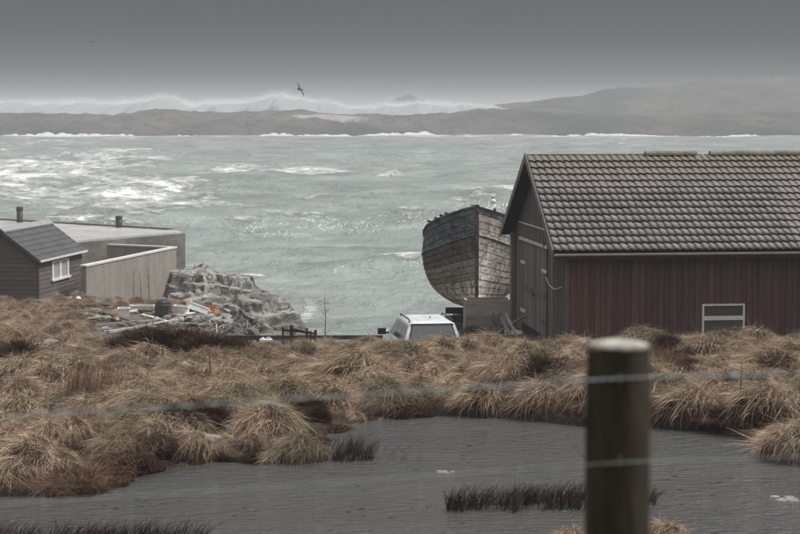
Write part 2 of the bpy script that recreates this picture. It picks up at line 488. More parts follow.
# ------------------------------------------------------------------ sea
def sea_material():
    t = NT('grey_green_sea'); v = t.coords('World')
    foam = t.attr('foam')
    vs = t.coords('World', (0.20, 0.15, 1)); vm_ = t.coords('World', (0.5, 0.32, 1))
    n1 = t.noise(vs, 0.55, 8, 0.68, 0.6); n2 = t.noise(vs, 2.3, 7, 0.72, 0.4)
    lace = t.math('ADD', t.math('MULTIPLY', n1, 0.55), t.math('MULTIPLY', n2, 0.45))
    k = t.math('ADD', foam, t.math('MULTIPLY', t.math('SUBTRACT', lace, 0.5), 3.4))
    k = t.rng(k, 0.44, 0.86)
    tone = t.noise(t.coords('World', (0.05, 0.03, 1)), 1.0, 7, 0.68)
    base = t.mix(t.rng(tone, 0.34, 0.66), (0.136, 0.163, 0.151), (0.218, 0.244, 0.229))
    chop = t.noise(t.coords('World', (0.09, 0.13, 1)), 1.0, 7, 0.7, 0.6)
    base = t.mix(1.0, base, t.rng(chop, 0.34, 0.66, 0.68, 1.3), 'MULTIPLY')
    t.color(t.mix(k, base, (0.60, 0.61, 0.60)))
    t.to(t.rng(k, 0, 1, 0.3, 0.85), t.b.inputs['Roughness'])
    t.b.inputs['IOR'].default_value = 1.33
    h = t.math('ADD', t.noise(vm_, 0.4, 5, 0.6), t.math('MULTIPLY', t.noise(vm_, 1.6, 3, 0.6), 0.25))
    t.bump(t.math('ADD', h, t.math('MULTIPLY', k, 0.3)), 1.0, 0.9)
    return t.m
M['sea'] = sea_material()
yy = np.concatenate([np.arange(290, 20, -0.6), np.array([18, 15, 12, 9, 6, 4, 2.5])])
Ds = CZ * F / yy
ang = np.linspace(-1, 1, 520); ang = np.sign(ang) * (0.7 * np.abs(ang) + 0.3 * np.abs(ang) ** 3) * 0.42
Y = np.repeat(Ds[:, None], len(ang), 1); X = Y * ang[None, :]
Z = np.zeros_like(X); st = np.zeros_like(X)
wr = np.random.default_rng(3)
for i in range(34):
    lam = 2.6 * (1.105 ** i); dirn = R(-62) + wr.normal(0, 0.42)
    a = 0.0125 * lam ** 0.95 * (1 + .15 * min(1, lam / 20)); k = 2 * math.pi / lam
    ph = k * (X * math.cos(dirn) + Y * math.sin(dirn)) + wr.uniform(0, 6.28) + 2.0 * fbm(X / 60, Y / 60, 40 + i, 2)
    spacing = Y * Y * 0.6 / (CZ * F)
    fade = np.clip((lam / np.maximum(spacing, 0.05) - 2.5) / 3, 0, 1)
    Z += fade * a * np.sin(ph); st += fade * a * k * np.sin(ph)
Z *= .3 + .7 * sstep(85, 140, Y)
gust = fbm(X / 45, Y / 70, 77, 3)
foam = 0.06 + 0.75 * sstep(0.45, 0.78, st * 1.15 + (gust - .5) * 0.6)
def blob(px, py, rx, ry, tilt=0.0):      # a patch of churned water lying at a spot on the sea
    c = hit(px, py, 0); sxp = rx * c.y / F; syp = ry * c.y * c.y / (CZ * F)
    dx = (X - c.x) / sxp; dy = (Y - c.y) / syp
    return np.exp(-(dx * dx + (dy - tilt * dx) ** 2))
patch = (0.55 * blob(60, 172, 95, 18) + 0.5 * blob(150, 200, 90, 12) + 0.42 * blob(10, 198, 90, 14) + 0.38 * blob(240, 173, 70, 5)
         + 0.5 * blob(395, 179, 34, 4, -1.1) + 0.4 * blob(330, 174, 45, 2.5, -.8) + 0.3 * blob(20, 150, 60, 10) + 0.45 * blob(130, 211, 50, 5)
         + 0.30 * blob(310, 322, 60, 9) + 0.26 * blob(380, 330, 50, 7) + 0.30 * blob(200, 262, 40, 6) + 0.35 * blob(306, 303, 12, 14) + 0.18 * blob(420, 128, 500, 10) + .22 * sstep(640, 790, Y))
foam = np.clip(foam + 1.25 * patch * (0.6 + 0.9 * fbm(X / 14, Y / 30, 91, 3)), 0, 0.66)
me = np_mesh('sea', np.stack([X, Y, Z], -1).reshape(-1, 3), grid_quads(len(Ds), len(ang)), M['sea'])
vattr(me, 'foam', foam)
tag(link('sea', me), kind='structure')

# ------------------------------------------------------------------ far shore and hills
def land_material(name, c1, c2, c3, sand):
    t = NT(name); v = t.coords('World', (1, 0.35, 2))
    a = t.noise(v, 0.02, 6, 0.65); b = t.noise(v, 0.16, 7, 0.75)
    c = t.mix(t.rng(a, 0.4, 0.6), c1, c2)
    c = t.mix(t.rng(b, 0.48, 0.6, 0, 0.9), c, c3)
    if sand:
        k = t.rng(t.math('ADD', t.attr('sand'), t.math('MULTIPLY', t.math('SUBTRACT', b, 0.5), 1.2)), 0.45, 0.65)
        c = t.mix(k, c, (0.34, 0.315, 0.285))
    t.color(c); t.set(0.95, 0, 0.1); t.bump(b, 1.0, 3.0)
    return t.m
M['headland'] = land_material('dark_moor_and_rock', (0.018, 0.016, 0.013), (0.11, 0.094, 0.072), (0.007, 0.0065, 0.006), True)
M['hill'] = land_material('moorland_hill', (0.022, 0.019, 0.016), (0.11, 0.096, 0.078), (0.010, 0.0095, 0.0085), False)

def crest(xs, pts, D):      # crest height above the sea, read off the skyline
    return np.interp(xs, [(a - 400) / F * D for a, b in pts], [at(400, b, D).z for a, b in pts])
yv = np.concatenate([np.arange(770, 1000, 4.0), np.arange(1000, 1400, 12.0)]); xv = np.linspace(-420, 420, 421)
X, Y = np.meshgrid(xv, yv)
top = crest(X, [(-400, 117), (0, 114), (120, 116), (160, 110), (200, 114), (260, 113), (300, 112), (330, 115), (400, 117), (450, 114), (480, 110), (520, 109), (560, 111), (620, 117), (700, 115), (760, 114), (800, 114), (1200, 112)], 960)
shoreY = 812 + 22 * (fbm(X / 60, Y * 0 + .5, 5, 4) - .5) - 25 * sstep(60, 130, X) + 25 * sstep(-20, 30, X) * (1 - sstep(40, 110, X))
up = np.clip((Y - shoreY) / 135, -0.4, 1)
env = np.where(up > 0, up ** 0.62, up)
back = 1 - sstep(985, 1120, Y) * 0.9
rock = ridged(X / 26, Y / 26, 8, 5) - 0.5
Z = env * (top - 0.4) * back + np.clip(up * 4, 0, 1) * (rock * 4.6 + (fbm(X / 7, Y / 9, 14, 3) - .5) * 3.0) * (0.75 + 0.35 * (1 - np.clip(up, 0, 1)))
Z = np.where(up <= 0, up * 8, Z)
me = np_mesh('headland', np.stack([X, Y, Z], -1).reshape(-1, 3), grid_quads(len(yv), len(xv)), M['headland'])
def spot(px, py, D, rx, ry):
    c = at(px, py, D); return np.exp(-(((X - c.x) / rx) ** 2 + ((Y - c.y) / ry) ** 2))
vattr(me, 'sand', np.clip(0.75 * spot(335, 121, 900, 22, 22) + 0.6 * spot(315, 119, 915, 18, 8) + 0.5 * spot(345, 127, 862, 7, 16) + 0.3 * spot(640, 115, 960, 30, 5) + .35 * spot(690, 113, 960, 25, 4) + 0.28 * spot(270, 117, 930, 30, 6) + .25 * spot(110, 117, 940, 30, 8), 0, 1))
tag(link('headland', me), kind='structure')

def hill(name, pts, D, depth, x0, x1, seed, amp, nx=300):
    xv = np.linspace(x0, x1, nx); yv = np.linspace(D - depth, D + depth, 60); X, Y = np.meshgrid(xv, yv)
    top = crest(X * D / Y, pts, D)
    u = np.clip((Y - (D - depth)) / depth, 0, 2); e = np.where(u < 1, u ** 0.8, (2 - u) ** 0.9)
    Z = -3 + e * (top + 3) + (fbm(X / 60, Y / 60, seed, 5) - .5) * amp * np.clip(e * 3, 0, 1) * (1 - 0.72 * e)
    Z += (ridged(X / 25, Y / 25, seed + 9, 4) - .5) * amp * 0.25 * np.clip(e * 3, 0, 1)
    tag(link(name, np_mesh(name, np.stack([X, Y, Z], -1).reshape(-1, 3), grid_quads(60, nx), M['hill'])), kind='structure')
hill('hills', [(440, 116), (480, 108), (510, 104), (540, 101), (560, 97), (580, 95), (605, 89), (640, 87), (665, 87), (690, 83), (720, 82), (745, 80), (765, 77), (780, 75.5), (800, 78), (860, 80), (950, 86), (1100, 98), (1200, 112)], 1160, 150, 20, 500, 51, 9)
hill('island', [(340, 116), (376, 105), (390, 102), (400, 97), (408, 95), (418, 98), (428, 102), (440, 104), (470, 110), (500, 116)], 1750, 90, -70, 110, 61, 7, 120)

# surf along the far shore: ridges of broken water
xs = np.linspace(-400, 400, 1800)
sy = 812 + 22 * (fbm(xs / 60, xs * 0 + .5, 5, 4) - .5) - 25 * sstep(60, 130, xs) + 25 * sstep(-20, 30, xs) * (1 - sstep(40, 110, xs)) - 6
hgt = np.clip((fbm(xs / 24, xs * 0 + 3.1, 15, 5) - 0.36) * 3.6, 0.1, 1.25) * (0.1 + 1.6 * fbm(xs / 3.4, xs * 0, 44, 3)) + 0.35 * vnoise(xs / 1.1, xs * 0, 4)
hgt = hgt * sstep(.34, .5, fbm(xs / 17, xs * 0 + 8.8, 71, 4)) - .12
prof_s = [(-22, 0.0), (-9, .35), (-3, .9), (0, 1.0), (3, .5), (8, 0)]
V = np.stack([np.stack([xs, sy + a * (0.6 + 0.5 * vnoise(xs / 9, xs * 0 + a, 6)), -0.6 + (hgt + .6) * b + (0.5 * (vnoise(xs / 1.6, xs * 0 + a, 9) - .5) if b > 0 else 0)], -1) for a, b in prof_s], 0)
tag(link('surf', np_mesh('surf', V.reshape(-1, 3), grid_quads(len(prof_s), len(xs)), M['surf'])), 'white line of surf breaking along the low far shore', 'surf', kind='stuff')

def spray_material():
    t = NT('flung_spray'); d = t.new('ShaderNodeBsdfDiffuse'); d.inputs['Color'].default_value = (0.27, 0.275, 0.28, 1)
    t.to(d.outputs[0], t.out.inputs[0]); t.n.remove(t.b)
    return t.m
M['spray'] = spray_material()
# spray thrown up behind the headland by the open sea: a cloud of flung water clots
Dsp = 1090
pr = np.random.default_rng(12)
n = 250000
px_ = pr.uniform(-330, 70, n)
tpx = np.interp(px_, [(a - 400) / F * Dsp for a in (-140, 0, 60, 100, 140, 160, 190, 230, 262, 272, 282, 300, 320, 350, 370, 395, 420, 450, 480, 530)],
               [at(400, b, Dsp).z for b in (103, 102, 100, 100, 98, 97, 100, 100, 98, 93, 91, 96, 102, 106, 103, 100, 101, 104, 107, 113)])
tpx = tpx + 5.0 * (fbm(px_ / 13, px_ * 0 + 2, 33, 4) - .5)
uu = np.abs(pr.normal(0, .5, n))
pz_ = (0.72 + uu * 0.30) * tpx
pz_ += pr.normal(0, 0.6, n)
py_ = Dsp + 15 + pr.normal(0, 18, n)
sz = pr.uniform(0.08, 0.24, n) * np.clip(1.25 - 0.5 * uu, .3, 2)
d1 = pr.normal(size=(n, 3)); d1 /= np.linalg.norm(d1, axis=1)[:, None]
d2 = np.cross(d1, pr.normal(size=(n, 3))); d2 /= np.linalg.norm(d2, axis=1)[:, None]
d1[:, 0] *= 1.8
c = np.stack([px_, py_, pz_], -1)
core_x = np.linspace(-330, 70, 420)
ct = np.interp(core_x, np.sort(px_), tpx[np.argsort(px_)])
cr_rows = []
for k in range(13):
    a = math.pi * k / 12
    cr_rows.append(np.stack([core_x, Dsp + 20 - math.cos(a) * (110 if k < 6 else 24) * (.8 + .4 * vnoise(core_x / 9, core_x * 0 + k * .4, 8)), -1 + (ct * .93 + 1) * math.sin(a) ** .8 * (.86 + .16 * vnoise(core_x / 9, core_x * 0 + k * .15, 12) + .06 * vnoise(core_x / 2.2, core_x * 0 + k * .5, 13))], -1))
CV = np.stack(cr_rows, 0).reshape(-1, 3); CQ = grid_quads(13, len(core_x)) + n * 4
V = np.stack([c - d1 * sz[:, None], c + d2 * sz[:, None], c + d1 * sz[:, None], c - d2 * sz[:, None]], 1).reshape(-1, 3)
def mist_material():
    t = NT('fine_spray_mist'); d = t.new('ShaderNodeBsdfDiffuse'); r_ = t.new('ShaderNodeBsdfTranslucent'); x = t.new('ShaderNodeMixShader')
    for q in (d, r_): q.inputs['Color'].default_value = (0.86, 0.87, 0.88, 1)
    t.to(d.outputs[0], x.inputs[1]); t.to(r_.outputs[0], x.inputs[2]); t.to(x.outputs[0], t.out.inputs[0]); t.n.remove(t.b)
    return t.m
M['mist'] = mist_material()
spray_me = (np_mesh('sea_spray', np.concatenate([V, CV]), np.concatenate([np.arange(n * 4).reshape(-1, 4), CQ]), M['mist'], True))
spray_me.materials.append(M['spray']); spray_me.polygons.foreach_set('material_index', np.concatenate([np.zeros(n, np.int32), np.ones(len(CQ), np.int32)]))
tag(link('sea_spray', spray_me), 'white spray thrown up behind the dark headland', 'spray', kind='stuff')

# haze: the wet air between here and the hills
top_z = max(v.co.z for o in bpy.data.objects if o.name in ('hills', 'island', 'sea_spray') for v in o.data.vertices)
hz = MB().bbox(-2500, 2500, -150, 7000, -9.5, top_z + 0.6)
hm = bpy.data.materials.new('wet_air'); hm.use_nodes = True; hn = hm.node_tree.nodes; hn.clear()
ho = hn.new('ShaderNodeOutputMaterial'); hv = hn.new('ShaderNodeVolumePrincipled')
hv.inputs['Color'].default_value = (0.605, 0.62, 0.645, 1); hv.inputs['Density'].default_value = 0.00066
hm.node_tree.links.new(hv.outputs[0], ho.inputs['Volume'])
tag(hz.build('haze', hm), 'pale wet haze over the bay', 'haze', kind='stuff')

# ------------------------------------------------------------------ shed
SH = Vector((4.75, 54, 4.05)); SROT = math.atan2(0.97, 8.0)
shed = empty('shed', SH, SROT)
tag(shed, 'long red brown boarded shed with grey pantiled roof and weathered double doors', 'shed')
SL, SW, SE = 11.2, 8.06, 3.02            # length, width, wall height to the eave
OH, OV = 0.42, 0.30                      # overhang past the gable, past the wall
RISE = 2.62; EAVE = SE - 0.10
PIT = math.atan2(RISE, SW / 2 + OV)
core = MB().bbox(0.06, SL - 0.06, 0.06, SW - 0.06, -0.5, SE - 0.35)
core.build('sheathing', M['dark_void'], shed)
# long front wall, board by board
lw = MB().bbox(0.05, SL - .05, 0.045, 0.075, -0.4, SE - 0.12).build('front_wall', M['dark_void'], shed)
x = 0.12; WX0, WX1, WZ1, WZ0 = None, None, None, None
def shed_local(px, py, Yl=0.0):       # a spot on the front wall plane
    d = ray(px, py); o = Vector((0, 0, CZ))
    inv = (Matrix.Translation(SH) @ Matrix.Rotation(SROT, 4, 'Z')).inverted()
    o2 = inv @ o; d2 = inv.to_3x3() @ d
    t = (Yl - o2.y) / d2.y
    return o2 + d2 * t
def shed_local_g(px, py, Xl=0.0):
    d = ray(px, py); o = Vector((0, 0, CZ))
    inv = (Matrix.Translation(SH) @ Matrix.Rotation(SROT, 4, 'Z')).inverted()
    o2 = inv @ o; d2 = inv.to_3x3() @ d
    t = (Xl - o2.x) / d2.x
    return o2 + d2 * t
w0 = shed_local(702, 304); w1 = shed_local(744, 345)
WX0, WX1, WZ1, WZ0 = w0.x, w1.x, w0.z, w1.z
k = 0
while x < SL - 0.05:
    bw = 0.165 + random.random() * 0.05
    proud = 0.012 if k % 2 else 0.026
    y0 = -proud + random.random() * 0.004; z1 = SE - 0.14; z0 = -0.35
    seg = [(z0, z1)]
    if x + bw > WX0 - 0.01 and x < WX1 + 0.01: seg = [(z0, WZ0 - 0.005), (WZ1 + 0.005, z1)]
    for a, b in seg:
        if k % 2: MB().bbox(x + 0.010, x + bw - 0.012, y0, 0.044, a, b).build('wall_board', M['board_red'], lw)
        else: MB().bbox(x, x + bw - 0.004, y0, 0.044, a, b).build('wall_board', M['board_red'], lw)
    x += bw; k += 1
# gable wall boards
gw = MB(); gw.extrude([(0.05, 0.05, -0.4), (0.05, SW - 0.05, -0.4), (0.05, SW - 0.05, SE - 0.1), (0.05, SW / 2, SE + RISE - 0.55), (0.05, 0.05, SE - 0.1)], (0.05, 0, 0))
gwall = gw.build('gable_wall', M['dark_void'], shed)
def roof_under(y):
    return SE - 0.22 + (RISE - 0.12) * (1 - abs(y - SW / 2) / (SW / 2 + OV))
DY0, DY1, DZ = 2.62, 6.55, 2.78          # doorway on the gable
y = 0.0; k = 0
while y < SW - 0.01:
    bw = min(0.17 + random.random() * 0.06, SW - y)
    proud = 0.03 if k % 2 else 0.012
    lo = DZ + 0.12 if (y + bw > DY0 and y < DY1) else -0.35
    ya, yb = y, y + bw - 0.006
    m_ = MB()
    pts = [(0.044, ya, lo), (0.044, yb, lo), (0.044, yb, roof_under(yb)), (0.044, ya, roof_under(ya))]
    m_.extrude(pts, (-0.044 - proud, 0, 0)); m_.build('gable_board', M['board_grey'], gwall)
    y += bw; k += 1
# corner battens
for yy_ in (0.1, 0.42, 0.74, 1.06, 1.38):
    MB().bbox(-0.075, -0.028, yy_, yy_ + 0.07, -0.35, roof_under(yy_) - 0.02).build('batten', M['board_grey'], shed)
MB().bbox(-0.05, 0.1, -0.06, -0.034, -0.35, SE - 0.2).build('corner_board', M['board_grey'], shed)
MB().bbox(-0.16, -0.034, SW - 0.32, SW + .02, -0.35, roof_under(SW) - 0.02).build('corner_post', M['board_grey'], shed)
# lintel and upper rail
MB().bbox(-0.085, -0.034, DY0 - 0.3, DY1 + 0.35, DZ + 0.02, DZ + 0.11).build('lintel', M['pale_trim'], shed)
MB().bbox(-0.06, -0.034, 1.75, SW - 0.95, DZ + 0.55, DZ + 0.60).build('rail', M['pale_trim'], shed)
# double doors
mid = (DY0 + DY1) / 2
for a, b, nb in ((DY0 + .02, mid - .01, 6), (mid + .01, DY1 - .02, 6)):
    dr = MB().bbox(0.004, 0.03, a, b, 0.12, DZ).build('door', M['dark_void'], shed)
    ww = (b - a) / nb
    for i in range(nb):
        MB().bbox(-0.035 - 0.008 * (i % 2), 0.003, a + i * ww + 0.004, a + (i + 1) * ww - 0.004, 0.12 + random.random() * .03, DZ - 0.01).build('door_board', M['board_grey'], dr)
    hy = a if a < mid - 0.2 else b
    sgn = 1 if hy == a else -1
    for hz_ in (0.5, 2.05):
        MB().bbox(-0.065, -0.044, min(hy - .15 * sgn, hy + 0.62 * sgn), max(hy - .15 * sgn, hy + 0.62 * sgn), hz_, hz_ + 0.10).build('hinge', M['pale_trim'] if hz_ > 1 or sgn < 0 else M['iron'], dr)
    MB().bbox(-0.07, -0.044, a + 0.05, b - 0.05, 1.3, 1.42).build('ledge', M['board_grey'], dr)
MB().bbox(-0.10, -0.045, mid - 0.12, mid + 0.12, 1.18, 1.25).build('latch', M['iron'], shed)
MB().tube([(-0.10, 2.3, DZ + .22), (-0.16, 2.3, DZ + .2), (-0.2, 2.3, DZ + .08)], 0.02, 6).build('hook', M['iron'], shed)
MB().tube([(-0.06, 2.5, 1.95), (-0.12, 1.8, 1.78), (-0.12, 1.0, 1.72), (-0.06, 0.2, 1.86)], 0.014, 6).build('chain', M['pale_trim'], shed)
# front window
wnd = MB().bbox(WX0 + .05, WX1 - .05, 0.02, 0.043, WZ0, WZ1 - .05).build('window', M['dark_void'], shed)
fr = MB(); fw = 0.055
fr.bbox(WX0, WX0 + fw, -0.05, 0.04, WZ0, WZ1); fr.bbox(WX1 - fw, WX1, -0.05, 0.04, WZ0, WZ1)
ZT = shed_local(720, 318.5).z
fr.bbox(WX0 + fw, WX1 - fw, -0.049, 0.039, WZ1 - fw, WZ1); fr.bbox(WX0 + fw, WX1 - fw, -0.052, 0.039, ZT - .045, ZT + .045); fr.bbox(WX0 + fw, WX1 - fw, -0.049, 0.039, WZ0, WZ0 + fw)
fr.build('window_frame', M['white_frame'], wnd)
MB().bbox(WX0 + fw, WX1 - fw, -0.012, 0.004, ZT + .045, WZ1 - fw).build('pane', M['pane'], wnd)
MB().bbox(WX0 + fw, WX1 - fw, -0.012, 0.004, WZ0 + fw, ZT - .045).build('pane', M['pane'], wnd)
MB().bbox(WX0 + fw, WX1 - fw, -0.03, -0.014, ZT + .048, ZT + .075).build('glazing_bar', M['white_frame'], wnd)
# roof
slope = math.hypot(SW / 2 + OV, RISE)
rf = MB()
for s in (0, 1):
    ye = -OV if s == 0 else SW + OV
    rf.quadbox([(-OH, ye, EAVE - .07), (SL + OH, ye, EAVE - .07), (SL + OH, SW / 2, EAVE + RISE - .07), (-OH, SW / 2, EAVE + RISE - .07),
                (-OH, ye, EAVE - .02), (SL + OH, ye, EAVE - .02), (SL + OH, SW / 2, EAVE + RISE - .02), (-OH, SW / 2, EAVE + RISE - .02)])
roof = rf.build('roof', M['dark_void'], shed)
def tile_material():
    t = NT('weathered_pantile'); v = t.coords('World')
    a = t.noise(v, 0.9, 6, 0.65); b = t.noise(v, 9, 6, 0.7); s = t.noise(v, 45, 3, 0.6)
    c = t.mix(t.rng(a, 0.35, 0.65), (0.100, 0.087, 0.080), (0.138, 0.121, 0.112))
    c = t.mix(1.0, c, t.rng(t.objrand(), 0, 1, 0.80, 1.18), 'MULTIPLY')
    g = t.new('ShaderNodeNewGeometry'); sep = t.new('ShaderNodeSeparateXYZ'); t.to(g.outputs['Position'], sep.inputs[0])
    moss = t.rng(t.math('ADD', t.math('MULTIPLY', t.math('SUBTRACT', sep.outputs['Z'], SH.z + EAVE + RISE - 0.75), 0.8), b), 0.55, 1.0)
    c = t.mix(moss, c, (0.105, 0.092, 0.062))
    c = t.mix(t.rng(b, 0.66, 0.70, 0, 0.8), c, (0.34, 0.33, 0.30))
    c = t.mix(1.0, c, t.rng(s, 0.3, 0.7, 0.75, 1.25), 'MULTIPLY')
    t.color(c); t.set(0.62, 0, 0.4); t.bump(t.math('ADD', b, s), 0.35, 0.01)
    return t.m
M['tile'] = tile_material()
NROW = 14; GA = slope / NROW; TW = 0.218; NCOL = int((SL + 2 * OH - .05) / TW)
def tile_profile(u):                     # one roll and one pan
    return 0.019 * math.sin(2 * math.pi * (u - 0.02)) + 0.007 * math.sin(4 * math.pi * u)
def tile_verts():
    m = MB(); n = 8; L = GA * 1.16
    for yv_, lift in ((0, 0.072), (L, 0.006)):
        for i in range(n + 1): m.v.append((i / n * (TW + .008), yv_, lift + 0.036 + tile_profile(i / n)))
    for i in range(n + 1): m.v.append((i / n * (TW + .008), 0.0, 0.072 + 0.036 + tile_profile(i / n) - 0.036))
    for i in range(n + 1): m.v.append((i / n * (TW + .008), 0.14, 0.072 + 0.018 + tile_profile(i / n) - 0.026))
    N = n + 1
    for i in range(n):
        m.f.append((i, i + 1, N + i + 1, N + i)); m.f.append((2 * N + i, 2 * N + i + 1, i + 1, i)); m.f.append((3 * N + i, 3 * N + i + 1, 2 * N + i + 1, 2 * N + i))
    return m
tm = tile_verts()
tile_me = tm.mesh('roof_tile', M['tile'])
tile_me.polygons.foreach_set('use_smooth', [i % 3 == 0 for i in range(len(tile_me.polygons))]); tile_me.update()
rest = MB()
rp = Matrix.Rotation(PIT, 4, 'X')
for s in (0, 1):
    for r_ in range(NROW):
        for c_ in range(NCOL):
            d = r_ * GA
            if s == 0:
                mt = Matrix.Translation((-OH + .02 + c_ * TW, -OV - 0.03 + d * math.cos(PIT), EAVE - .02 + d * math.sin(PIT)))
                mt = mt @ rp
            else:
                if c_ % 1: continue
                mt = Matrix.Translation((-OH + .02 + (c_ + 1) * TW, SW + OV + 0.03 - d * math.cos(PIT), EAVE - .02 + d * math.sin(PIT))) @ Matrix.Rotation(math.pi, 4, 'Z') @ rp
            j = Matrix.Rotation(random.gauss(0, 0.014), 4, 'Z') @ Matrix.Rotation(random.gauss(0, .012), 4, 'X')
            if s == 0 and c_ < 33 and r_ < 9:
                o = link('roof_tile', tile_me, roof); o.matrix_local = mt @ j
            else:
                b = len(rest.v); mm = mt @ j
                rest.v += [tuple(mm @ Vector(v)) for v in tm.v]; rest.f += [tuple(b + q for q in f) for f in tm.f]
tag(rest.build('roof_tiles', M['tile'], roof), kind='stuff')
# ridge caps: only some are left
zr = EAVE + RISE + 0.03
def ridge_cap(xa, xb):
    m = MB(); pr_ = [(math.cos(a) * .15, math.sin(a) * .13) for a in [math.pi * i / 6 for i in range(7)]]
    m.extrude([(xa, SW / 2 + p, zr + q) for p, q in pr_], (xb - xa, 0, 0)); return m.build('ridge_tile', M['ridge'], roof)
M['ridge'] = worn('mossy_ridge_tile', (0.13, 0.115, 0.085), (0.2, 0.18, 0.145), 3, 0.9, 0.5, (1, 1, 1), (0.075, 0.07, 0.04), 0.08, orand=0.2)
lx = shed_local(645, 152, SW / 2).x
xx = lx; i = 0
while xx < SL + OH - 0.3:
    ridge_cap(xx, xx + 0.40) if i != 4 else None
    xx += 0.41; i += 1
MB().bbox(-OH, lx - 0.02, SW / 2 - 0.05, SW / 2 + 0.05, zr - 0.02, zr + 0.035).build('ridge_board', M['ridge'], roof)
# bargeboards, fascia, gutter
for s in (0, 1):
    ye = -OV - .02 if s == 0 else SW + OV + .02
    dd = 0.09
    q = [(-OH - 0.03, ye, EAVE - .16), (-OH - 0.03, SW / 2, EAVE + RISE - .14), (-OH - 0.03, SW / 2, EAVE + RISE + .03 + dd), (-OH - 0.03, ye, EAVE + .03 + dd * .4)]
    m_ = MB(); m_.extrude(q, (0.029, 0, 0)); m_.build('bargeboard', M['grey_trim'], shed)
MB().bbox(-OH + .02, SL + OH, -OV - 0.005, -OV + 0.025, EAVE - .22, EAVE - 0.075).build('fascia', M['plank_dark'], shed)
gt = MB(); pr_ = [(0.065 * math.cos(a), 0.065 * math.sin(a)) for a in [math.pi + math.pi * i / 8 for i in range(9)]]
gt.extrude([(-OH + .03, -OV - .085 + p, EAVE - 0.055 + q) for p, q in pr_] + [(-OH + .03, -OV - .085 + p * .88, EAVE - 0.055 + q * .88) for p, q in pr_[::-1]], (SL + OH, 0, 0))
gt.build('gutter', M['gutter'], shed)
for i in range(10): MB().bbox(0.3 + i * 1.1, 0.33 + i * 1.1, -OV - 0.16, -OV - 0.006, EAVE - .15, EAVE - .125).build('gutter_bracket', M['iron'], shed)
for i, yy_ in enumerate((2.2, 3.6, 5.0)):
    s_ = MB(); s_.lathe([(0.05, 0), (.22, .02), (.24, .1), (.15, .17), (.03, .19)], (0, 0, 0), 9, jit=.35)
    o = s_.build('doorstep_stone', M['boulder']); o.location = tuple(shed.matrix_basis @ Vector((-0.5, yy_, -0.12))); o.scale = (1.1, 1.6, 1)
    tag(o, 'pale flat stone at the foot of the shed double doors', 'stone', 'stones at the shed doors')

# ------------------------------------------------------------------ boat
BST = at(477, 205, 64.0)                 # top of the stem
BK = 3.78                                # underside of the keel
boat = empty('wooden_boat', (BST.x, BST.y, BK), R(-1))
tag(boat, 'derelict wooden fishing boat hull with flaking blue and white paint, bow on', 'boat')
BL, BB = 9.5, 1.90
BH0 = BST.z - BK - 0.05
def b_half(s):   # half breadth at the sheer
    if s < 4.2: return 0.06 + (BB - 0.06) * (1 - (1 - s / 4.2) ** 2.5) ** 0.92
    return BB - 0.75 * max(0, (s - 5.5) / 4) ** 2
def b_sheer(s): return BH0 - 1.42 * (1 - (1 - min(s, 6.5) / 6.5) ** 1.7) + 0.03 * max(0, s - 6.5) ** 2
def hull_pt(s, g, side, off=0.0):
    m = sstep(0.2, 4.2, np.array(s)).item()
    zk = 0.22 - 0.05 * m
    fy_v = g ** 1.05; fy_m = (1 - (1 - g) ** 2.9) ** 0.54 * (1 - 0.05 * max(0, g - .75) / .25 * m)
    fz_v = g; fz_m = g ** 1.15
    y_ = 0.05 + (b_half(s) - 0.05) * (fy_v * (1 - m) + fy_m * m) + off
    z_ = zk + (b_sheer(s) - zk) * (fz_v * (1 - m) + fz_m * m)
    return Vector((-side * y_, s, z_)) if False else Vector((side * y_, s, z_))
def boat_paint(name, kind):
    t = NT(name); v = t.coords('World', (1.0, 0.8, 1.7)); v1 = t.coords('World', (2.2, 2.0, 0.55))
    a = t.noise(v, 1.6, 7, 0.7); b = t.noise(v, 5, 7, 0.75); s = t.noise(v1, 25, 4, 0.7); r_ = t.noise(v1, 1.1, 5, 0.6)
    C = {'blue': ((0.085, 0.125, 0.145), (0.21, 0.265, 0.285), (0.06, 0.048, 0.042), (0.42, 0.43, 0.43)),
         'dark': ((0.10, 0.083, 0.071), (0.18, 0.15, 0.128), (0.045, 0.04, 0.036), (0.26, 0.245, 0.225)),
         'tan': ((0.24, 0.21, 0.175), (0.33, 0.29, 0.245), (0.13, 0.11, 0.09), (0.34, 0.31, 0.27)),
         'pale': ((0.62, 0.58, 0.53), (0.74, 0.70, 0.65), (0.3, 0.255, 0.22), (0.62, 0.59, 0.55)),
         'white': ((0.42, 0.405, 0.38), (0.56, 0.54, 0.515), (0.2, 0.155, 0.125), (0.72, 0.7, 0.67))}[kind]
    c = t.mix(t.rng(a, 0.4, 0.6), C[0], C[1])
    c = t.mix(t.rng(t.noise(v1, 0.9, 6, 0.7), 0.5, 0.6, 0, .75), c, tuple(q * (.8 if kind in ('pale', 'white') else .6) for q in C[0]))
    c = t.mix(t.rng(b, 0.50, 0.58), c, C[2])
    c = t.mix(t.rng(t.noise(v, 3.1, 8, 0.75), 0.62, 0.66), c, C[3])
    if kind in ('white', 'pale'):
        rust = t.math('MULTIPLY', t.rng(r_, 0.50, 0.60), t.rng(b, 0.42, 0.54))
        c = t.mix(rust, c, (0.22, 0.09, 0.04))
    c = t.mix(1.0, c, t.rng(s, 0.3, 0.7, 0.7, 1.3), 'MULTIPLY')
    c = t.mix(1.0, c, t.rng(t.objrand(), 0, 1, 0.82, 1.18), 'MULTIPLY')
    t.color(c); t.set(0.8, 0, 0.3); t.bump(t.math('ADD', b, s), 0.5, 0.015)
    return t.m
for kx in ('blue', 'dark', 'tan', 'pale', 'white'): M['hull_' + kx] = boat_paint('flaking_hull_' + kx, kx)
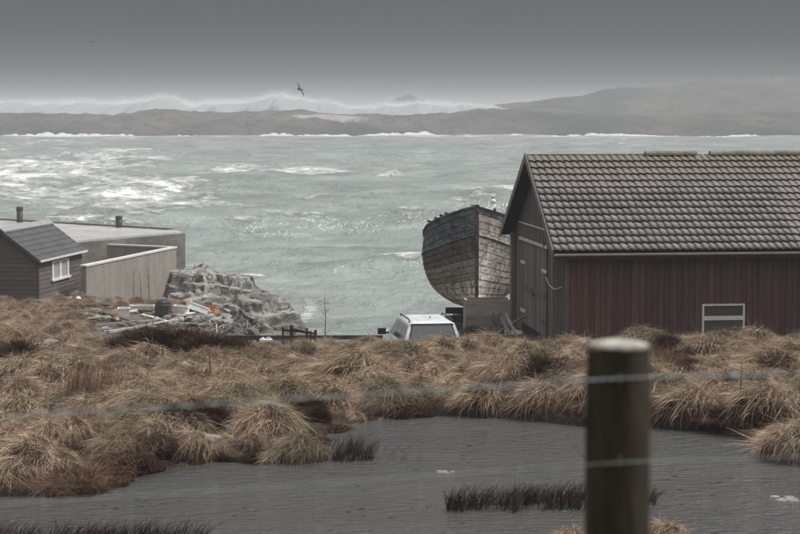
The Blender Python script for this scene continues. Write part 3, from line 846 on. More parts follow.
NS = 15; ST = [0.0, 0.25, 0.6, 1.1, 1.7, 2.5, 3.4, 4.4, 5.6, 7.0, 8.4, 9.5]
inner = {}
for side in (-1, 1):
    hull = MB()
    for s in ST:
        for i in range(13): hull.v.append(tuple(hull_pt(s, i / 12, side, -0.035)))
    for a in range(len(ST) - 1):
        for i in range(12): hull.f.append((a * 13 + i, a * 13 + i + 1, (a + 1) * 13 + i + 1, (a + 1) * 13 + i))
    hp = hull.build('hull_side', M['dark_void'], boat, True)
    for i in range(NS):
        g0, g1 = i / NS, (i + 1) / NS
        m_ = MB()
        jit = random.random() * 0.010; gap = 0.0025
        for s in ST:
            p = [hull_pt(s, g0 + gap, side, 0.012 + jit), hull_pt(s, g1 - gap, side, 0.004 + jit), hull_pt(s, g0 + gap, side, -0.034), hull_pt(s, g1 - gap, side, -0.034)]
            m_.v += [tuple(q) for q in (p[0], p[1], p[0], p[1], p[2], p[3])]
        for a in range(len(ST) - 1):
            b = a * 6
            m_.f += [(b, b + 1, b + 7, b + 6), (b + 2, b + 8, b + 10, b + 4), (b + 3, b + 5, b + 11, b + 9)]
        if side < 0: kd = 'blue' if i >= 11 else ('dark' if i >= 8 else ('tan' if i >= 5 else 'pale'))
        else: kd = 'white' if i >= 3 else 'pale'
        if side > 0 and i == 14: kd = 'blue'
        m_.build('plank', M['hull_' + kd], hp, True)
    # rubbing strakes and gunwale
    for g, w_, nm in ((0.74, 0.05, 'rubbing_strake'), (1.0, 0.07, 'gunwale')):
        MB().tube([hull_pt(s, min(g, 1), side, 0.02) for s in ST], w_ * .6, 6).build(nm, M['hull_blue'] if side < 0 else M['hull_white'], hp)
stem = MB(); prs = [(0.0, -0.14), (0.0, 0.10)]
stem.quadbox([(-0.055, -0.14, 0.0), (0.055, -0.14, 0.0), (0.075, 0.12, 0.0), (-0.075, 0.12, 0.0), (-0.055, -0.10, BH0 + .06), (0.055, -0.10, BH0 + .06), (0.075, 0.14, BH0 + .06), (-0.075, 0.14, BH0 + .06)])
stem.build('stem', M['hull_dark'], boat)
MB().bbox(-0.07, 0.07, 0.125, BL, 0.0, 0.24).build('keel', M['hull_dark'], boat)
tr = MB(); tr.extrude([hull_pt(BL, i / 12, 1) for i in range(13)] + [hull_pt(BL, i / 12, -1) for i in range(12, -1, -1)], (0, 0.05, 0)); tr.build('transom', M['hull_dark'], boat)
dk = MB()
for s in ST:
    for sd in (-1, 1):
        p = hull_pt(s, 0.93, sd, -0.04); dk.v.append(tuple(p))
for a in range(len(ST) - 1): dk.f.append((a * 2, a * 2 + 1, a * 2 + 3, a * 2 + 2))
dk.build('deck', M['plank_grey'], boat)
# lumps left along the rail
for s, sd in ((1.0, -1), (1.25, -1), (1.6, -1), (2.1, -1), (0.5, 1)):
    p = hull_pt(s, 1.0, sd); MB().box((p.x, p.y, p.z + .05), (0.08, 0.22, 0.08), (0.1, 0.2, random.random())).build('cleat', M['plank_dark'], boat)
MB().tube([(-0.1, 0.9, BH0 - .45), (-0.1, 0.9, BH0 + .02)], 0.09, 8).build('samson_post', M['plank_grey'], boat)
for kx, (ax_, ay_) in enumerate(((-0.35, 2.1),)):
    p = hull_pt(ay_, 0.60, -1); q = hull_pt(ay_ + .7, 0.57, -1)
fb = empty('net_float', at(493, 203.5, 65.6)); fb.scale = (.55, .55, .55); m_ = MB()
prof_f = [(0.02, -.02), (.13, .03), (.18, .12), (.17, .2), (.09, .28), (.03, .31)]
m_.lathe(prof_f, (0, 0, 0), 12).build('float_body', M['plastic_white'], fb, True)
MB().lathe([(0.02, .30), (.07, .32), (.08, .38), (.02, .43)], (0, 0, 0), 10).build('float_cap', M['plastic_red'], fb, True)
tag(fb, 'white net float with red cap lying on the boat rail', 'float')
# what the boat stands on
ch = empty('boat_cradle', (BST.x, BST.y + 1.2, 3.5), R(-1))
tag(ch, 'dark timber sleepers and blocks under the keel of the old boat', 'cradle')
for yy_ in (0.0, 2.6, 5.4):
    MB().bbox(-1.0, 1.0, yy_ - .13, yy_ + .13, -0.12, 0.098).build('sleeper', M['plank_dark'], ch)
    MB().bbox(-0.3, 0.3, yy_ - .12, yy_ + .12, 0.10, 0.275).build('keel_block', M['plank_dark'], ch)
pn = empty('wooden_crate', at(489, 317, 62.2), R(3))
tag(pn, 'weathered grey plank crate in front of the boat keel', 'crate')
pz = pn.location.z - 3.7; W_ = 1.58
for i in range(4): MB().bbox(-W_ / 2, W_ / 2, -0.03, 0, -pz + i * (pz + .58) / 4 + .008, -pz + (i + 1) * (pz + .58) / 4 - .008).build('plank', M['plank_pale'] if 'plank_pale' in M else M['plank_grey'], pn)
for i in range(4): MB().bbox(-W_ / 2, W_ / 2, 0.78, .81, -pz + i * (pz + .58) / 4 + .008, -pz + (i + 1) * (pz + .58) / 4 - .008).build('plank', M['plank_grey'], pn)
for xx_ in (-W_ / 2 + .05, W_ / 2 - .05): MB().bbox(xx_ - .04, xx_ + .04, 0.002, .778, -pz, .56).build('end_board', M['plank_grey'], pn)
def wheel(parent, loc, rad, wid, rotz, rim=True):
    ax = Euler((R(90), 0, rotz)).to_matrix()
    t_ = MB().lathe([(rad * .58, -wid / 2), (rad * .9, -wid / 2), (rad, -wid * .32), (rad, wid * .32), (rad * .9, wid / 2), (rad * .58, wid / 2)], loc, 20, ax).build('tyre', M['rubber'], parent, True)
    if rim: MB().lathe([(rad * .10, -wid * .30), (rad * .55, -wid * .36), (rad * .575, -wid * .45), (rad * .575, wid * .45), (rad * .55, wid * .36), (rad * .10, wid * .30)], loc, 16, ax).build('rim', M['alloy'], t_)
tl = empty('old_tyre', at(473, 322, 57.0))
tl.location.z = gz(tl.location.x, tl.location.y) - .22
tt = MB(); nA, nB = 22, 10; axm = Euler((R(78), 0, R(20))).to_matrix()
for i in range(nA):
    for j in range(nB):
        a, b = 2 * math.pi * i / nA, 2 * math.pi * j / nB
        tt.v.append(tuple(axm @ Vector(((.34 + .13 * math.cos(b)) * math.cos(a), (.34 + .13 * math.cos(b)) * math.sin(a), .12 * math.sin(b))) + Vector((0, 0, .47))))
        tt.f.append((i * nB + j, ((i + 1) % nA) * nB + j, ((i + 1) % nA) * nB + (j + 1) % nB, i * nB + (j + 1) % nB))
tt.build('tyre_ring', M['rubber'], tl, True)
tag(tl, 'old black tyre standing upright under the boat bow', 'tyre')
# driftwood heap by the shed corner
for i in range(12):
    p = at(500 + random.uniform(-8, 14), 318 + random.uniform(-2, 8), 60.5 + random.uniform(-2.0, .8)); p.z = gz(p.x, p.y)
    a = random.uniform(0, 3.14); L = random.uniform(.6, 1.3)
    o = MB().beam((-L / 2 * math.cos(a), -L / 2 * math.sin(a), 0.05), (L / 2 * math.cos(a), L / 2 * math.sin(a), random.uniform(.2, .75)), .07, .05).build('driftwood', M['plank_dark'] if i % 2 else M['plank_grey'])
    o.location = p
    tag(o, 'broken stick in the driftwood heap between crate and shed', 'driftwood', 'driftwood heap by the shed corner')

# ------------------------------------------------------------------ car
car = empty('parked_car', (0.90, 50.2, 3.77), R(8.5))
tag(car, 'white estate car with roof rails parked below the grassy bank', 'car')
CW, CL = 1.76, 4.5                        # rear at y = 0, nose at y = CL
body = MB()
secs = [(0.0, .80, .42, .92), (0.10, .86, .30, .98), (0.9, .88, .24, 1.0), (2.6, .88, .24, .98), (3.4, .86, .26, .93), (4.2, .80, .30, .80), (4.5, .66, .40, .66)]
prf = lambda h, lo, hi: [(-h * .92, lo), (-h, lo + .16), (-h, lo + (hi - lo) * .62), (-h * .95, hi), (0, hi + .02), (h * .95, hi), (h, lo + (hi - lo) * .62), (h, lo + .16), (h * .92, lo)]
for y_, h, lo, hi in secs: body.v += [(a, y_, b) for a, b in prf(h, lo, hi)]
for i in range(len(secs) - 1):
    for k in range(9): body.f.append((i * 9 + k, i * 9 + (k + 1) % 9, (i + 1) * 9 + (k + 1) % 9, (i + 1) * 9 + k))
body.f.append(tuple(range(9))); body.f.append(tuple((len(secs) - 1) * 9 + k for k in range(9))[::-1])
bd = body.build('body', M['car_paint'], car, True)
for p in bd.data.polygons: p.use_smooth = len(p.vertices) == 4
cab = MB()                               # glasshouse: pillars and roof
G0 = [(-.80, 0.03, .96), (.80, 0.03, .96), (.80, 3.15, .96), (-.80, 3.15, .96)]
G1 = [(-.62, 0.30, 1.50), (.62, 0.30, 1.50), (.62, 2.30, 1.50), (-.62, 2.30, 1.50)]
G2 = [(-.50, 0.45, 1.555), (.50, 0.45, 1.555), (.50, 2.1, 1.56), (-.50, 2.1, 1.56)]
cab.v = G0 + G1 + G2
for i in range(4):
    j = (i + 1) % 4
    cab.f.append((i, j, 4 + j, 4 + i)); cab.f.append((4 + i, 4 + j, 8 + j, 8 + i))
cab.f.append((8, 9, 10, 11)); cab.f.append((3, 2, 1, 0))
cab.build('cabin', M['car_paint'], car)
def lerp_face(a, b, c, d, u0, u1, v0, v1, out, th=.012):
    a, b, c, d = map(Vector, (a, b, c, d))
    f = lambda u, v: (a * (1 - u) + b * u) * (1 - v) + (d * (1 - u) + c * u) * v
    n = (b - a).cross(d - a).normalized() * out
    m = MB(); m.extrude([f(u0, v0) - n * .01, f(u1, v0) - n * .01, f(u1, v1) - n * .01, f(u0, v1) - n * .01], n * (th + .01)); return m
lerp_face(G0[0], G0[1], G1[1], G1[0], .06, .94, .06, .95, 1, .004).build('window_seal', M['car_trim'], car)
rw = lerp_face(G0[0], G0[1], G1[1], G1[0], .09, .91, .10, .92, 1, .008).build('rear_window', M['car_glass'], car)
lerp_face(G0[0], G0[1], G1[1], G1[0], .04, .96, .93, 1.0, 1, .02).build('tailgate_trim', M['car_trim'], car)
fq = [tuple(Vector(G0[0]).lerp(Vector(G0[1]), u).lerp(Vector(G1[0]).lerp(Vector(G1[1]), u), v)) for u, v in ((.5, .12), (.74, .3))]
MB().beam(Vector(fq[0]) + Vector((0, -.03, .01)), Vector(fq[1]) + Vector((0, -.03, .01)), .02, .02).build('wiper', M['car_trim'], rw)
lerp_face(G0[2], G0[3], G1[3], G1[2], .06, .94, .06, .94, 1, .008).build('windscreen', M['car_glass'], car)
for A, B, C_, D_, o_ in ((G0[3], G0[0], G1[0], G1[3], 1), (G0[1], G0[2], G1[2], G1[1], 1)):
    us_ = ((.10, .36), (.385, .66), (.685, .93)) if A == G0[3] else ((.07, .315), (.34, .615), (.64, .90))
    for u0, u1 in us_: lerp_face(A, B, C_, D_, u0, u1, .10, .88, o_, .008).build('side_window', M['car_glass'], car)
for sd in (-1, 1):
    MB().tube([(sd * .58, .45, 1.53), (sd * .58, .55, 1.60), (sd * .58, 2.0, 1.60), (sd * .58, 2.15, 1.53)], 0.02, 6).build('roof_rail', M['car_trim'], car)
    m_ = MB().box((sd * 1.02, 2.72, 1.04), (.22, .12, .17)); m_.beam((sd * .82, 2.72, 1.0), (sd * .95, 2.72, 1.0), .05, .05); m_.build('wing_mirror', M['car_trim'], car)
    MB().box((sd * .79, 0.02, .78), (.14, .10, .28)).build('tail_light', M['lens_red'], car)
    for yy_ in (0.85, 3.55): 
        wh = empty('wheel', (sd * .77, yy_, 0.32)); wh.parent = car
        wheel(wh, (0, 0, 0), 0.32, 0.2, R(90))
    MB().box((sd * .62, 4.42, .62), (.28, .1, .14)).build('headlight', M['pane_grey'], car)
    for yy_ in (1.35, 2.25): MB().box((sd * .89, yy_, .82), (.03, .16, .035)).build('door_handle', M['car_trim'], car)
MB().box((0, -0.03, .46), (1.66, .14, .2)).build('rear_bumper', M['car_trim'], car)
MB().box((0, 4.5, .44), (1.4, .14, .2)).build('front_bumper', M['car_trim'], car)
MB().box((0, -0.012, .72), (.52, .02, .115)).build('number_plate', M['plank_white'], car)
MB().box((0.1, 1.2, 1.575), (.03, .03, .05)).build('aerial_base', M['car_trim'], car)

# ------------------------------------------------------------------ hut
hut = empty('hut', (-16.35, 85, 2.2), R(-9))
tag(hut, 'small dark brown clapboard hut with white window and slate grey roof', 'hut')
HW, HL, HH, HR = 3.4, 6.1, 2.12, 1.25
hc = MB(); hc.extrude([(-HW + .04, .04, -.3), (-.04, .04, -.3), (-.04, .04, HH - .05), (-HW / 2, .04, HH + HR - .1), (-HW + .04, .04, HH - .05)], (0, HL - .08, 0)); hc.build('wall', M['dark_void'], hut)
nb = 12; bh = (HH + .3) / nb
HWY0, HWY1, HWZ0, HWZ1 = 1.75, 4.1, 1.02, 1.86
for i in range(nb):
    z0 = -.3 + i * bh; z1 = z0 + bh + .02
    segs = [(0.0, HL)]
    if z1 > HWZ0 + .03 and z0 < HWZ1 - .03: segs = [(0.0, HWY0), (HWY1, HL)]
    for a, b in segs:
        m_ = MB(); m_.extrude([(-0.039, a, z0), (0.035, a, z0), (0.012, a, z1), (-0.039, a, z1)], (0, b - a, 0)); m_.build('cladding_board', M['board_hut'], hut)
for i in range(nb + 7):
    z0 = -.3 + i * bh; z1 = z0 + bh + .02
    def xl(z): return 0.0 if z <= HH else max(0, (z - HH) / HR * HW / 2)
    if z0 > HH + HR - .16: continue
    zt = min(z1, HH + HR - .12)
    m_ = MB(); a0, a1 = xl(z0), xl(zt)
    m_.v = [(-HW + a0, -.035, z0), (-a0 - .001, -.035, z0), (-a1 - .001, -.012, zt), (-HW + a1, -.012, zt), (-HW + a0, .039, z0), (-a0 - .001, .039, z0), (-a1 - .001, .039, zt), (-HW + a1, .039, zt)]
    m_.f = [(0, 1, 2, 3), (4, 7, 6, 5), (0, 4, 5, 1), (1, 5, 6, 2), (2, 6, 7, 3), (3, 7, 4, 0)]
    m_.build('cladding_board', M['board_hut'], hut)
MB().bbox(-.03, .05, -.05, .06, -.3, HH - .08).build('corner_board', M['plank_dark'], hut)
hw = MB().bbox(-.03, .0, HWY0, HWY1, HWZ0, HWZ1).build('window', M['dark_void'], hut)
fm = MB(); q = .09
fm.bbox(.001, .06, HWY0, HWY1, HWZ1 - .07, HWZ1); fm.bbox(.001, .06, HWY0, HWY0 + .22, HWZ0, HWZ1 - .071); fm.bbox(.001, .06, HWY1 - .22, HWY1, HWZ0, HWZ1 - .071); fm.bbox(.001, .055, (HWY0 + HWY1) / 2 - .14, (HWY0 + HWY1) / 2 + .14, HWZ0, HWZ1 - .071)
fm.build('window_frame', M['white_frame'], hw)
MB().bbox(.001, .12, HWY0 - .12, HWY1 + .12, HWZ0 - .10, HWZ0 - .002).build('window_sill', M['white_frame'], hw)
for a, b in ((HWY0 + .22, (HWY0 + HWY1) / 2 - .14), ((HWY0 + HWY1) / 2 + .14, HWY1 - .22)): MB().bbox(.002, .02, a, b, HWZ0, HWZ1 - .07).build('pane', M['pane_grey'], hw)
M['slate'] = worn('dark_slate', (0.03, 0.031, 0.033), (0.045, 0.046, 0.048), 1.2, 0.65, 0.3, (1, 1, 1), fine=10, orand=0.15, spec=0.5)
hpit = math.atan2(HR, HW / 2); ov = .22; sl = math.hypot(HR, HW / 2) + ov
for sd in (1, -1):
    hr_ = MB(); ex = (0 + ov * math.cos(hpit)) if sd == 1 else (-HW - ov * math.cos(hpit)); ez = HH - ov * math.sin(hpit)
    hr_.quadbox([(ex, -.25, ez), (ex, HL + .2, ez), (-HW / 2, HL + .2, HH + HR), (-HW / 2, -.25, HH + HR), (ex, -.25, ez + .05), (ex, HL + .2, ez + .05), (-HW / 2, HL + .2, HH + HR + .05), (-HW / 2, -.25, HH + HR + .05)])
    rr = hr_.build('roof', M['plank_dark'], hut)
    ncr, npc = 7, 12
    for i in range(ncr):
        for j in range(npc):
            if sd < 0 and (i + j) >= 0 and j % 12 != 0: pass
            t0, t1 = i / ncr, (i + 1.12) / ncr
            t1 = min(t1, 1.0)
            ya = -.27 + j * (HL + .49) / npc + (0.0 if i % 2 else .02); yb = ya + (HL + .49) / npc - .012
            pa = Vector((ex, 0, ez + .05)); pb = Vector((-HW / 2, 0, HH + HR + .05))
            A, B = pa.lerp(pb, t0), pa.lerp(pb, t1)
            nrm = Vector((sd * math.sin(hpit), 0, math.cos(hpit)))
            a0, b0 = A + nrm * .032, B + nrm * .008
            m_ = MB(); m_.quadbox([(A.x, ya, A.z + .003), (A.x, yb, A.z + .003), (B.x, yb, B.z + .003), (B.x, ya, B.z + .003), (a0.x, ya, a0.z), (a0.x, yb, a0.z), (b0.x, yb, b0.z), (b0.x, ya, b0.z)])
            m_.build('slate', M['slate'], rr)
    MB().beam((ex + .05 * sd, -.28, ez + .015), (ex + .05 * sd, HL + .22, ez + .015), .07, .09).build('eave_board', M['gutter'], hut)
    m_ = MB(); m_.extrude([(ex, -.29, ez - .06), (-HW / 2, -.29, HH + HR - .06), (-HW / 2, -.29, HH + HR + .09), (ex, -.29, ez + .09)], (0, .035, 0)); m_.build('bargeboard', M['plank_dark'], hut)
rc = MB(); rc.extrude([(-HW / 2 - .24, -.3, HH + HR - .07), (-HW / 2, -.3, HH + HR + .11), (-HW / 2 + .24, -.3, HH + HR - .07), (-HW / 2 + .24, -.3, HH + HR - .02), (-HW / 2, -.3, HH + HR + .16), (-HW / 2 - .24, -.3, HH + HR - .02)], (0, HL + .55, 0))
M['lead'] = worn('pale_grey_ridge', (0.2, 0.2, 0.195), (0.26, 0.26, 0.25), 2, 0.5, 0.1, orand=0)
rc.build('ridge_cap', M['lead'], hut)

# ------------------------------------------------------------------ concrete wall
wz = 3.78
cw = empty('concrete_wall', (-14.8, 88, 1.6)); tag(cw, 'pale concrete wall with a right angled return beside the dark hut', 'wall')
P = [Vector((0, 0, 0)), Vector((2.8, 12, 0)), Vector((-1.0, 14, 0))]
def wall_run(a, b, th, z0, z1, name, mt, ext=0.0):
    d = (b - a).normalized(); a = a - d * ext; b = b + d * ext
    n_ = Vector((-d.y, d.x, 0)) * th / 2
    m = MB(); m.quadbox([(*(p.xy), z0) for p in (a - n_, b - n_, b + n_, a + n_)] + [(*(p.xy), z1) for p in (a - n_, b - n_, b + n_, a + n_)])
    return m.build(name, mt, cw)
nseg = 6
for i in range(nseg): wall_run(P[0].lerp(P[1], i / nseg), P[0].lerp(P[1], (i + 1) / nseg - .0012), .26, -.8, wz - 1.6 - .085, 'wall_panel', M['concrete'])
wall_run(P[1] + Vector((-.2, .1, 0)), P[2], .26, -.8, wz - 1.6 - .087, 'wall_panel', M['concrete'])
wall_run(P[0], P[1], .34, wz - 1.6 - .083, wz - 1.6, 'coping', M['coping'], .06)
wall_run(P[1] + Vector((-.25, .12, 0)), P[2], .34, wz - 1.6 - .083, wz - 1.603, 'coping', M['coping'])

# ------------------------------------------------------------------ pier
pier = empty('pier', (-20, 120, 0)); tag(pier, 'wet concrete harbour pier reaching into the bay behind the hut', 'pier')
O = Vector((-20, 120, 0))
pp = [Vector(p) for p in ((-14.2, 124.6, 0), (-15.1, 126.4, 0), (-27.4, 136.6, 0), (-46, 151, 0), (-52, 118, 0), (-34, 104, 0), (-20.2, 115, 0))]
PZ = 3.0
MB().prism([(p - O).xy for p in pp], -2.5, PZ - 0.12).build('pier_body', M['pier_side'], pier)
MB().prism([((p - Vector((-26, 122, 0))) * .985 + Vector((-26, 122, 0)) - O).xy for p in pp], PZ - .118, PZ).build('deck', M['pier_top'], pier)
for a, b, h_ in ((pp[1], pp[2], .22), (pp[2], pp[3], .22)):
    n_ = 8
    for i in range(n_):
        p, q = (a - O).lerp(b - O, i / n_ + .004), (a - O).lerp(b - O, (i + 1) / n_ - .004)
        c_ = (Vector((-26, 122, 0)) - O); off = (c_ - (p + q) / 2).normalized() * .2
        MB().beam(p + off + Vector((0, 0, PZ - .06)), q + off + Vector((0, 0, PZ - .06)), .36, .12 + 2 * h_ * .5).build('kerb_stone', M['pier_side'], pier)
for i, (px, py, D, hh, lb) in enumerate(((20, 228.5, 135.0, 1.1, 'taller dark iron bollard at the left on the pier edge'), (119, 229.5, 129.0, .78, 'shorter dark iron bollard on the pier edge behind the wall'))):
    p = at(px, py, D); p.z = PZ + .02
    b_ = empty('bollard', p); tag(b_, lb, 'bollard', 'bollards on the pier')
    MB().lathe([(.25, 0), (.23, .1), (.225, hh * .72)], (0, 0, 0), 12).build('shaft', M['iron_dark'], b_, True)
    MB().lathe([(.23, hh * .72), (.25, hh * .76), (.25, hh * .95), (.2, hh)], (0, 0, 0), 12).build('cap', M['iron_dark'], b_, True)

# ------------------------------------------------------------------ rocks on the shore
def rock_material():
    t = NT('striated_shore_rock'); v = t.coords('World', (1, 0.6, 2.2))
    a = t.noise(v, 0.38, 7, 0.65, 0.6); b = t.noise(v, 1.5, 8, 0.7, 0.8); s = t.noise(v, 9, 4, 0.7)
    c = t.mix(t.rng(a, 0.35, 0.62), (0.115, 0.104, 0.09), (0.34, 0.322, 0.296))
    c = t.mix(t.rng(b, 0.49, 0.57), c, (0.045, 0.04, 0.034))
    c = t.mix(t.rng(t.noise(v, 0.9, 8, 0.7, 1.5), 0.55, 0.60), c, (0.06, 0.052, 0.042))
    c = t.mix(t.rng(s, 0.58, 0.7, 0, .6), c, (0.55, 0.54, 0.51))
    g = t.new('ShaderNodeNewGeometry'); sep = t.new('ShaderNodeSeparateXYZ'); t.to(g.outputs['Position'], sep.inputs[0])
    wet = t.rng(t.math('ADD', sep.outputs['Z'], t.math('MULTIPLY', b, 1.2)), 0.8, 1.5, 1, 0)
    c = t.mix(t.math('MULTIPLY', wet, .75), c, (0.06, 0.056, 0.045))
    t.color(c); t.set(0.75, 0, 0.4); t.bump(t.math('ADD', b, t.math('MULTIPLY', s, .4)), 0.9, 0.15)
    return t.m
M['rock'] = rock_material()
def outcrop(name, cx, cy, rx, ry, top, seed, label, n=110, tilt=0.0, fr=.5):
    u = np.linspace(-1.05, 1.05, n); U, V_ = np.meshgrid(u, u)
    X = cx + U * rx; Y = cy + V_ * ry
    r_ = np.sqrt(U ** 2 + V_ ** 2) + 0.35 * (fbm(U * 2.2 + seed, V_ * 2.2, seed, 4) - .5)
    e = np.clip(1 - r_ ** 4.5, -0.6, 1)
    lump = ridged(X * .32, Y * .28, seed + 3, 5) - .55
    cell = np.floor(6 * fbm(X * .55, Y * .55, seed + 5, 3)) / 6 - .5
    dip = (X - cx) * tilt
    Z = -1 + e * (top + 1) * (0.82 + .5 * (fbm(X * .25, Y * .25, seed + 7, 3) - .5)) + np.clip(e, 0, 1) * (lump * .9 + cell * .8 + dip) + (ridged(X * 1.1, Y * .7, seed + 8, 4) - .5) * .42 + (fbm(X * 4, Y * 4, seed + 9, 2) - .5) * .12
    q_ = Z / .55 + 1.6 * fbm(X * .3, Y * .22, seed + 12, 3) + (X - cx) * .25; fr_ = q_ - np.floor(q_)
    Z = np.where(e > 0, Z + .55 * (sstep(.55, 1.0, fr_) - fr_) * .8, Z)
    c0 = np.array([cx, cy, 0])
    me = np_mesh(name, np.stack([X, Y, Z], -1).reshape(-1, 3) - c0, grid_quads(n, n), M['rock'], False)
    return tag(link(name, me, None, (cx, cy, 0)), label, 'rock')
outcrop('rock_outcrop', -8.5, 96, 3.75, 5.4, 2.75, 11, 'large rounded grey rock outcrop at the tip of the shore', 200, -.15)
outcrop('rock_ledge', -11.0, 100.5, 2.4, 4.6, 2.9, 23, 'broken pale rock ledge between the concrete wall and the rounded outcrop', 120, -.05)
outcrop('shore_rock', -5.0, 93.0, .7, 1.4, .35, 37, 'small dark rock at the seaward foot of the rounded outcrop', 50)
outcrop('low_rock', -7.0, 88.5, 2.6, 3.4, 1.35, 41, 'low dark rock shelf in front of the rounded outcrop by the water', 70)
outcrop('pier_foot_rock', -12.6, 110, 2.6, 5.5, 1.6, 47, 'pale boulder slope at the foot of the pier end', 90)
def stone_mesh(seed, mat):
    r2 = random.Random(seed); bm = bmesh.new(); bmesh.ops.create_icosphere(bm, subdivisions=2, radius=1)
    ax = [Vector((r2.gauss(0, 1), r2.gauss(0, 1), r2.gauss(0, 1))).normalized() for _ in range(9)]; cut = [r2.uniform(.55, .9) for _ in ax]
    for v in bm.verts:
        for a, c in zip(ax, cut):
            d = v.co.dot(a)
            if d > c: v.co -= a * (d - c)
    me = bpy.data.meshes.new('boulder'); bm.to_mesh(me); bm.free(); me.materials.append(mat); return me
stones = [stone_mesh(i, M['boulder']) for i in range(6)]
sr = random.Random(5)
for i in range(46):
    px = sr.uniform(174, 262); py = sr.uniform(296, 312); D = 76 + sr.uniform(0, 11)
    p = at(px, py, D); zz = gz(p.x, p.y); p.z = zz
    s_ = sr.uniform(.16, .5)
    o = link('boulder', stones[i % 6], None, p); o.scale = (s_ * sr.uniform(.9, 1.5), s_, s_ * sr.uniform(.5, .9)); o.rotation_euler = (sr.uniform(-.3, .3), sr.uniform(-.3, .3), sr.uniform(0, 6))
    tag(o, 'loose grey boulder among the shore stones beside the concrete wall', 'boulder', 'loose shore boulders')

# ------------------------------------------------------------------ yard clutter by the hut
cr_ = random.Random(21)
def on_ground(px, py, D, sink=0.0):
    p = at(px, py, D); p.z = gz(p.x, p.y) - sink; return p
def ground_at(px, py, lo=45, hi=95):            # first ground met by the sight line
    Dv = np.arange(lo, hi, .25); d = ray(px, py)
    below = CZ + d.z / d.y * Dv <= ground_z(d.x / d.y * Dv, Dv)
    return at(px, py, Dv[int(np.argmax(below))] if below.any() else hi)
def open_box(name, loc, sx_, sy_, sz_, mt, rz, rot=(0, 0), label=None, cat='box'):
    e = empty(name, loc, rot=(rot[0], rot[1], rz)); t_ = .02
    MB().bbox(-sx_ / 2, sx_ / 2, -sy_ / 2, sy_ / 2, 0, t_).build('base', mt, e)
    for a, b, c, d in ((-sx_ / 2, sx_ / 2, -sy_ / 2, -sy_ / 2 + t_), (-sx_ / 2, sx_ / 2, sy_ / 2 - t_, sy_ / 2), (-sx_ / 2, -sx_ / 2 + t_, -sy_ / 2 + t_, sy_ / 2 - t_), (sx_ / 2 - t_, sx_ / 2, -sy_ / 2 + t_, sy_ / 2 - t_)):
        MB().bbox(a, b, c, d, t_, sz_).build('side', mt, e)
    rm = MB()
    for a, b, c, d in ((-sx_ / 2 - .02, sx_ / 2 + .02, -sy_ / 2 - .02, -sy_ / 2), (-sx_ / 2 - .02, sx_ / 2 + .02, sy_ / 2, sy_ / 2 + .02), (-sx_ / 2 - .02, -sx_ / 2, -sy_ / 2, sy_ / 2), (sx_ / 2, sx_ / 2 + .02, -sy_ / 2, sy_ / 2)):
        rm.bbox(a, b, c, d, sz_ - .05, sz_ + .005)
    rm.build('rim', mt, e)
    return tag(e, label, cat)
p = ground_at(163, 317)
bn = empty('compost_bin', p); tag(bn, 'black tapered plastic bin with lid in the yard clutter', 'bin')
MB().lathe([(.36, -.05), (.37, .1), (.34, .5), (.30, .56)], (0, 0, 0), 8).build('bin_body', M['plastic_black'], bn)
MB().lathe([(.31, .561), (.31, .60), (.22, .72), (.06, .75)], (0, 0, 0), 8).build('lid', M['plastic_black'], bn)
MB().box((0.05, 0, .78), (.1, .06, .06)).build('handle', M['plastic_white'], bn)
open_box('fish_box', ground_at(196, 312), .85, .5, .3, M['plastic_white'], R(20), (R(-10), R(22)), 'white fish box tipped on its side right of the black bin', 'box')
open_box('crate_box', ground_at(209, 314), .62, .5, .36, M['plastic_orange'], R(-15), (R(-14), R(6)), 'faded orange plastic crate on the yard rubble', 'crate')
open_box('fish_tray', ground_at(221, 318), .66, .45, .16, M['plastic_white'], R(8), (R(-12), 0), 'flat white tray at the right end of the yard clutter', 'tray')
open_box('storage_tub', ground_at(124, 318), .46, .36, .42, M['plastic_white'], R(8), (R(4), 0), 'tall white plastic tub left of the black bin', 'tub')
open_box('grey_box', ground_at(181, 314), .6, .4, .34, M['plank_white'], R(-8), (0, R(5)), 'dull white box just right of the black bin', 'box')
open_box('low_box', ground_at(143, 309), .95, .5, .16, M['plank_white'], R(5), (0, 0), 'low pale open box lying behind the white tub', 'box')
def buoy(loc, s_, mt, rot, label):
    e = empty('mooring_buoy', loc, rot=rot)
    MB().lathe([(.03, 0), (.12, .06), (.2, .2), (.22, .34), (.17, .48), (.07, .56)], (0, 0, 0), 14).build('buoy_body', mt, e, True)
    MB().lathe([(.06, .561), (.06, .64), (.03, .66)], (0, 0, 0), 10).build('eye', M['plastic_white'], e, True)
    e.scale = (s_, s_, s_); return tag(e, label, 'buoy')
p = ground_at(70, 304); p.z += .14; buoy(p, .62, M['plastic_red'], (R(60), R(30), 0), 'faded red mooring buoy lying beside the hut corner')
p = ground_at(80, 303); p.z += .14; buoy(p, .58, M['plastic_white'], (R(70), R(-40), 0), 'dirty white mooring buoy lying next to the red one')
p = ground_at(117, 322); p.z += .1; buoy(p, .5, M['plastic_red'], (R(80), R(70), 0), 'pinkish red buoy half buried under the white tub')
p = on_ground(266, 347, 62); p.z += .02
cn_ = empty('canister', p); tag(cn_, 'white square plastic canister standing by the timber rail', 'canister')
MB().bbox(-.2, .2, -.15, .15, 0, .44).build('canister_body', M['plastic_white'], cn_); MB().lathe([(.05, .441), (.05, .49), (.03, .5)], (-.1, 0, 0), 8).build('cap', M['plastic_white'], cn_)
MB().tube([(.02, 0, .44), (.04, 0, .5), (.14, 0, .5), (.16, 0, .44)], .015, 6).build('handle', M['plastic_white'], cn_)
sm = empty('bottle', on_ground(258, 349, 61.5)); tag(sm, 'small white bottle beside the square canister', 'bottle')
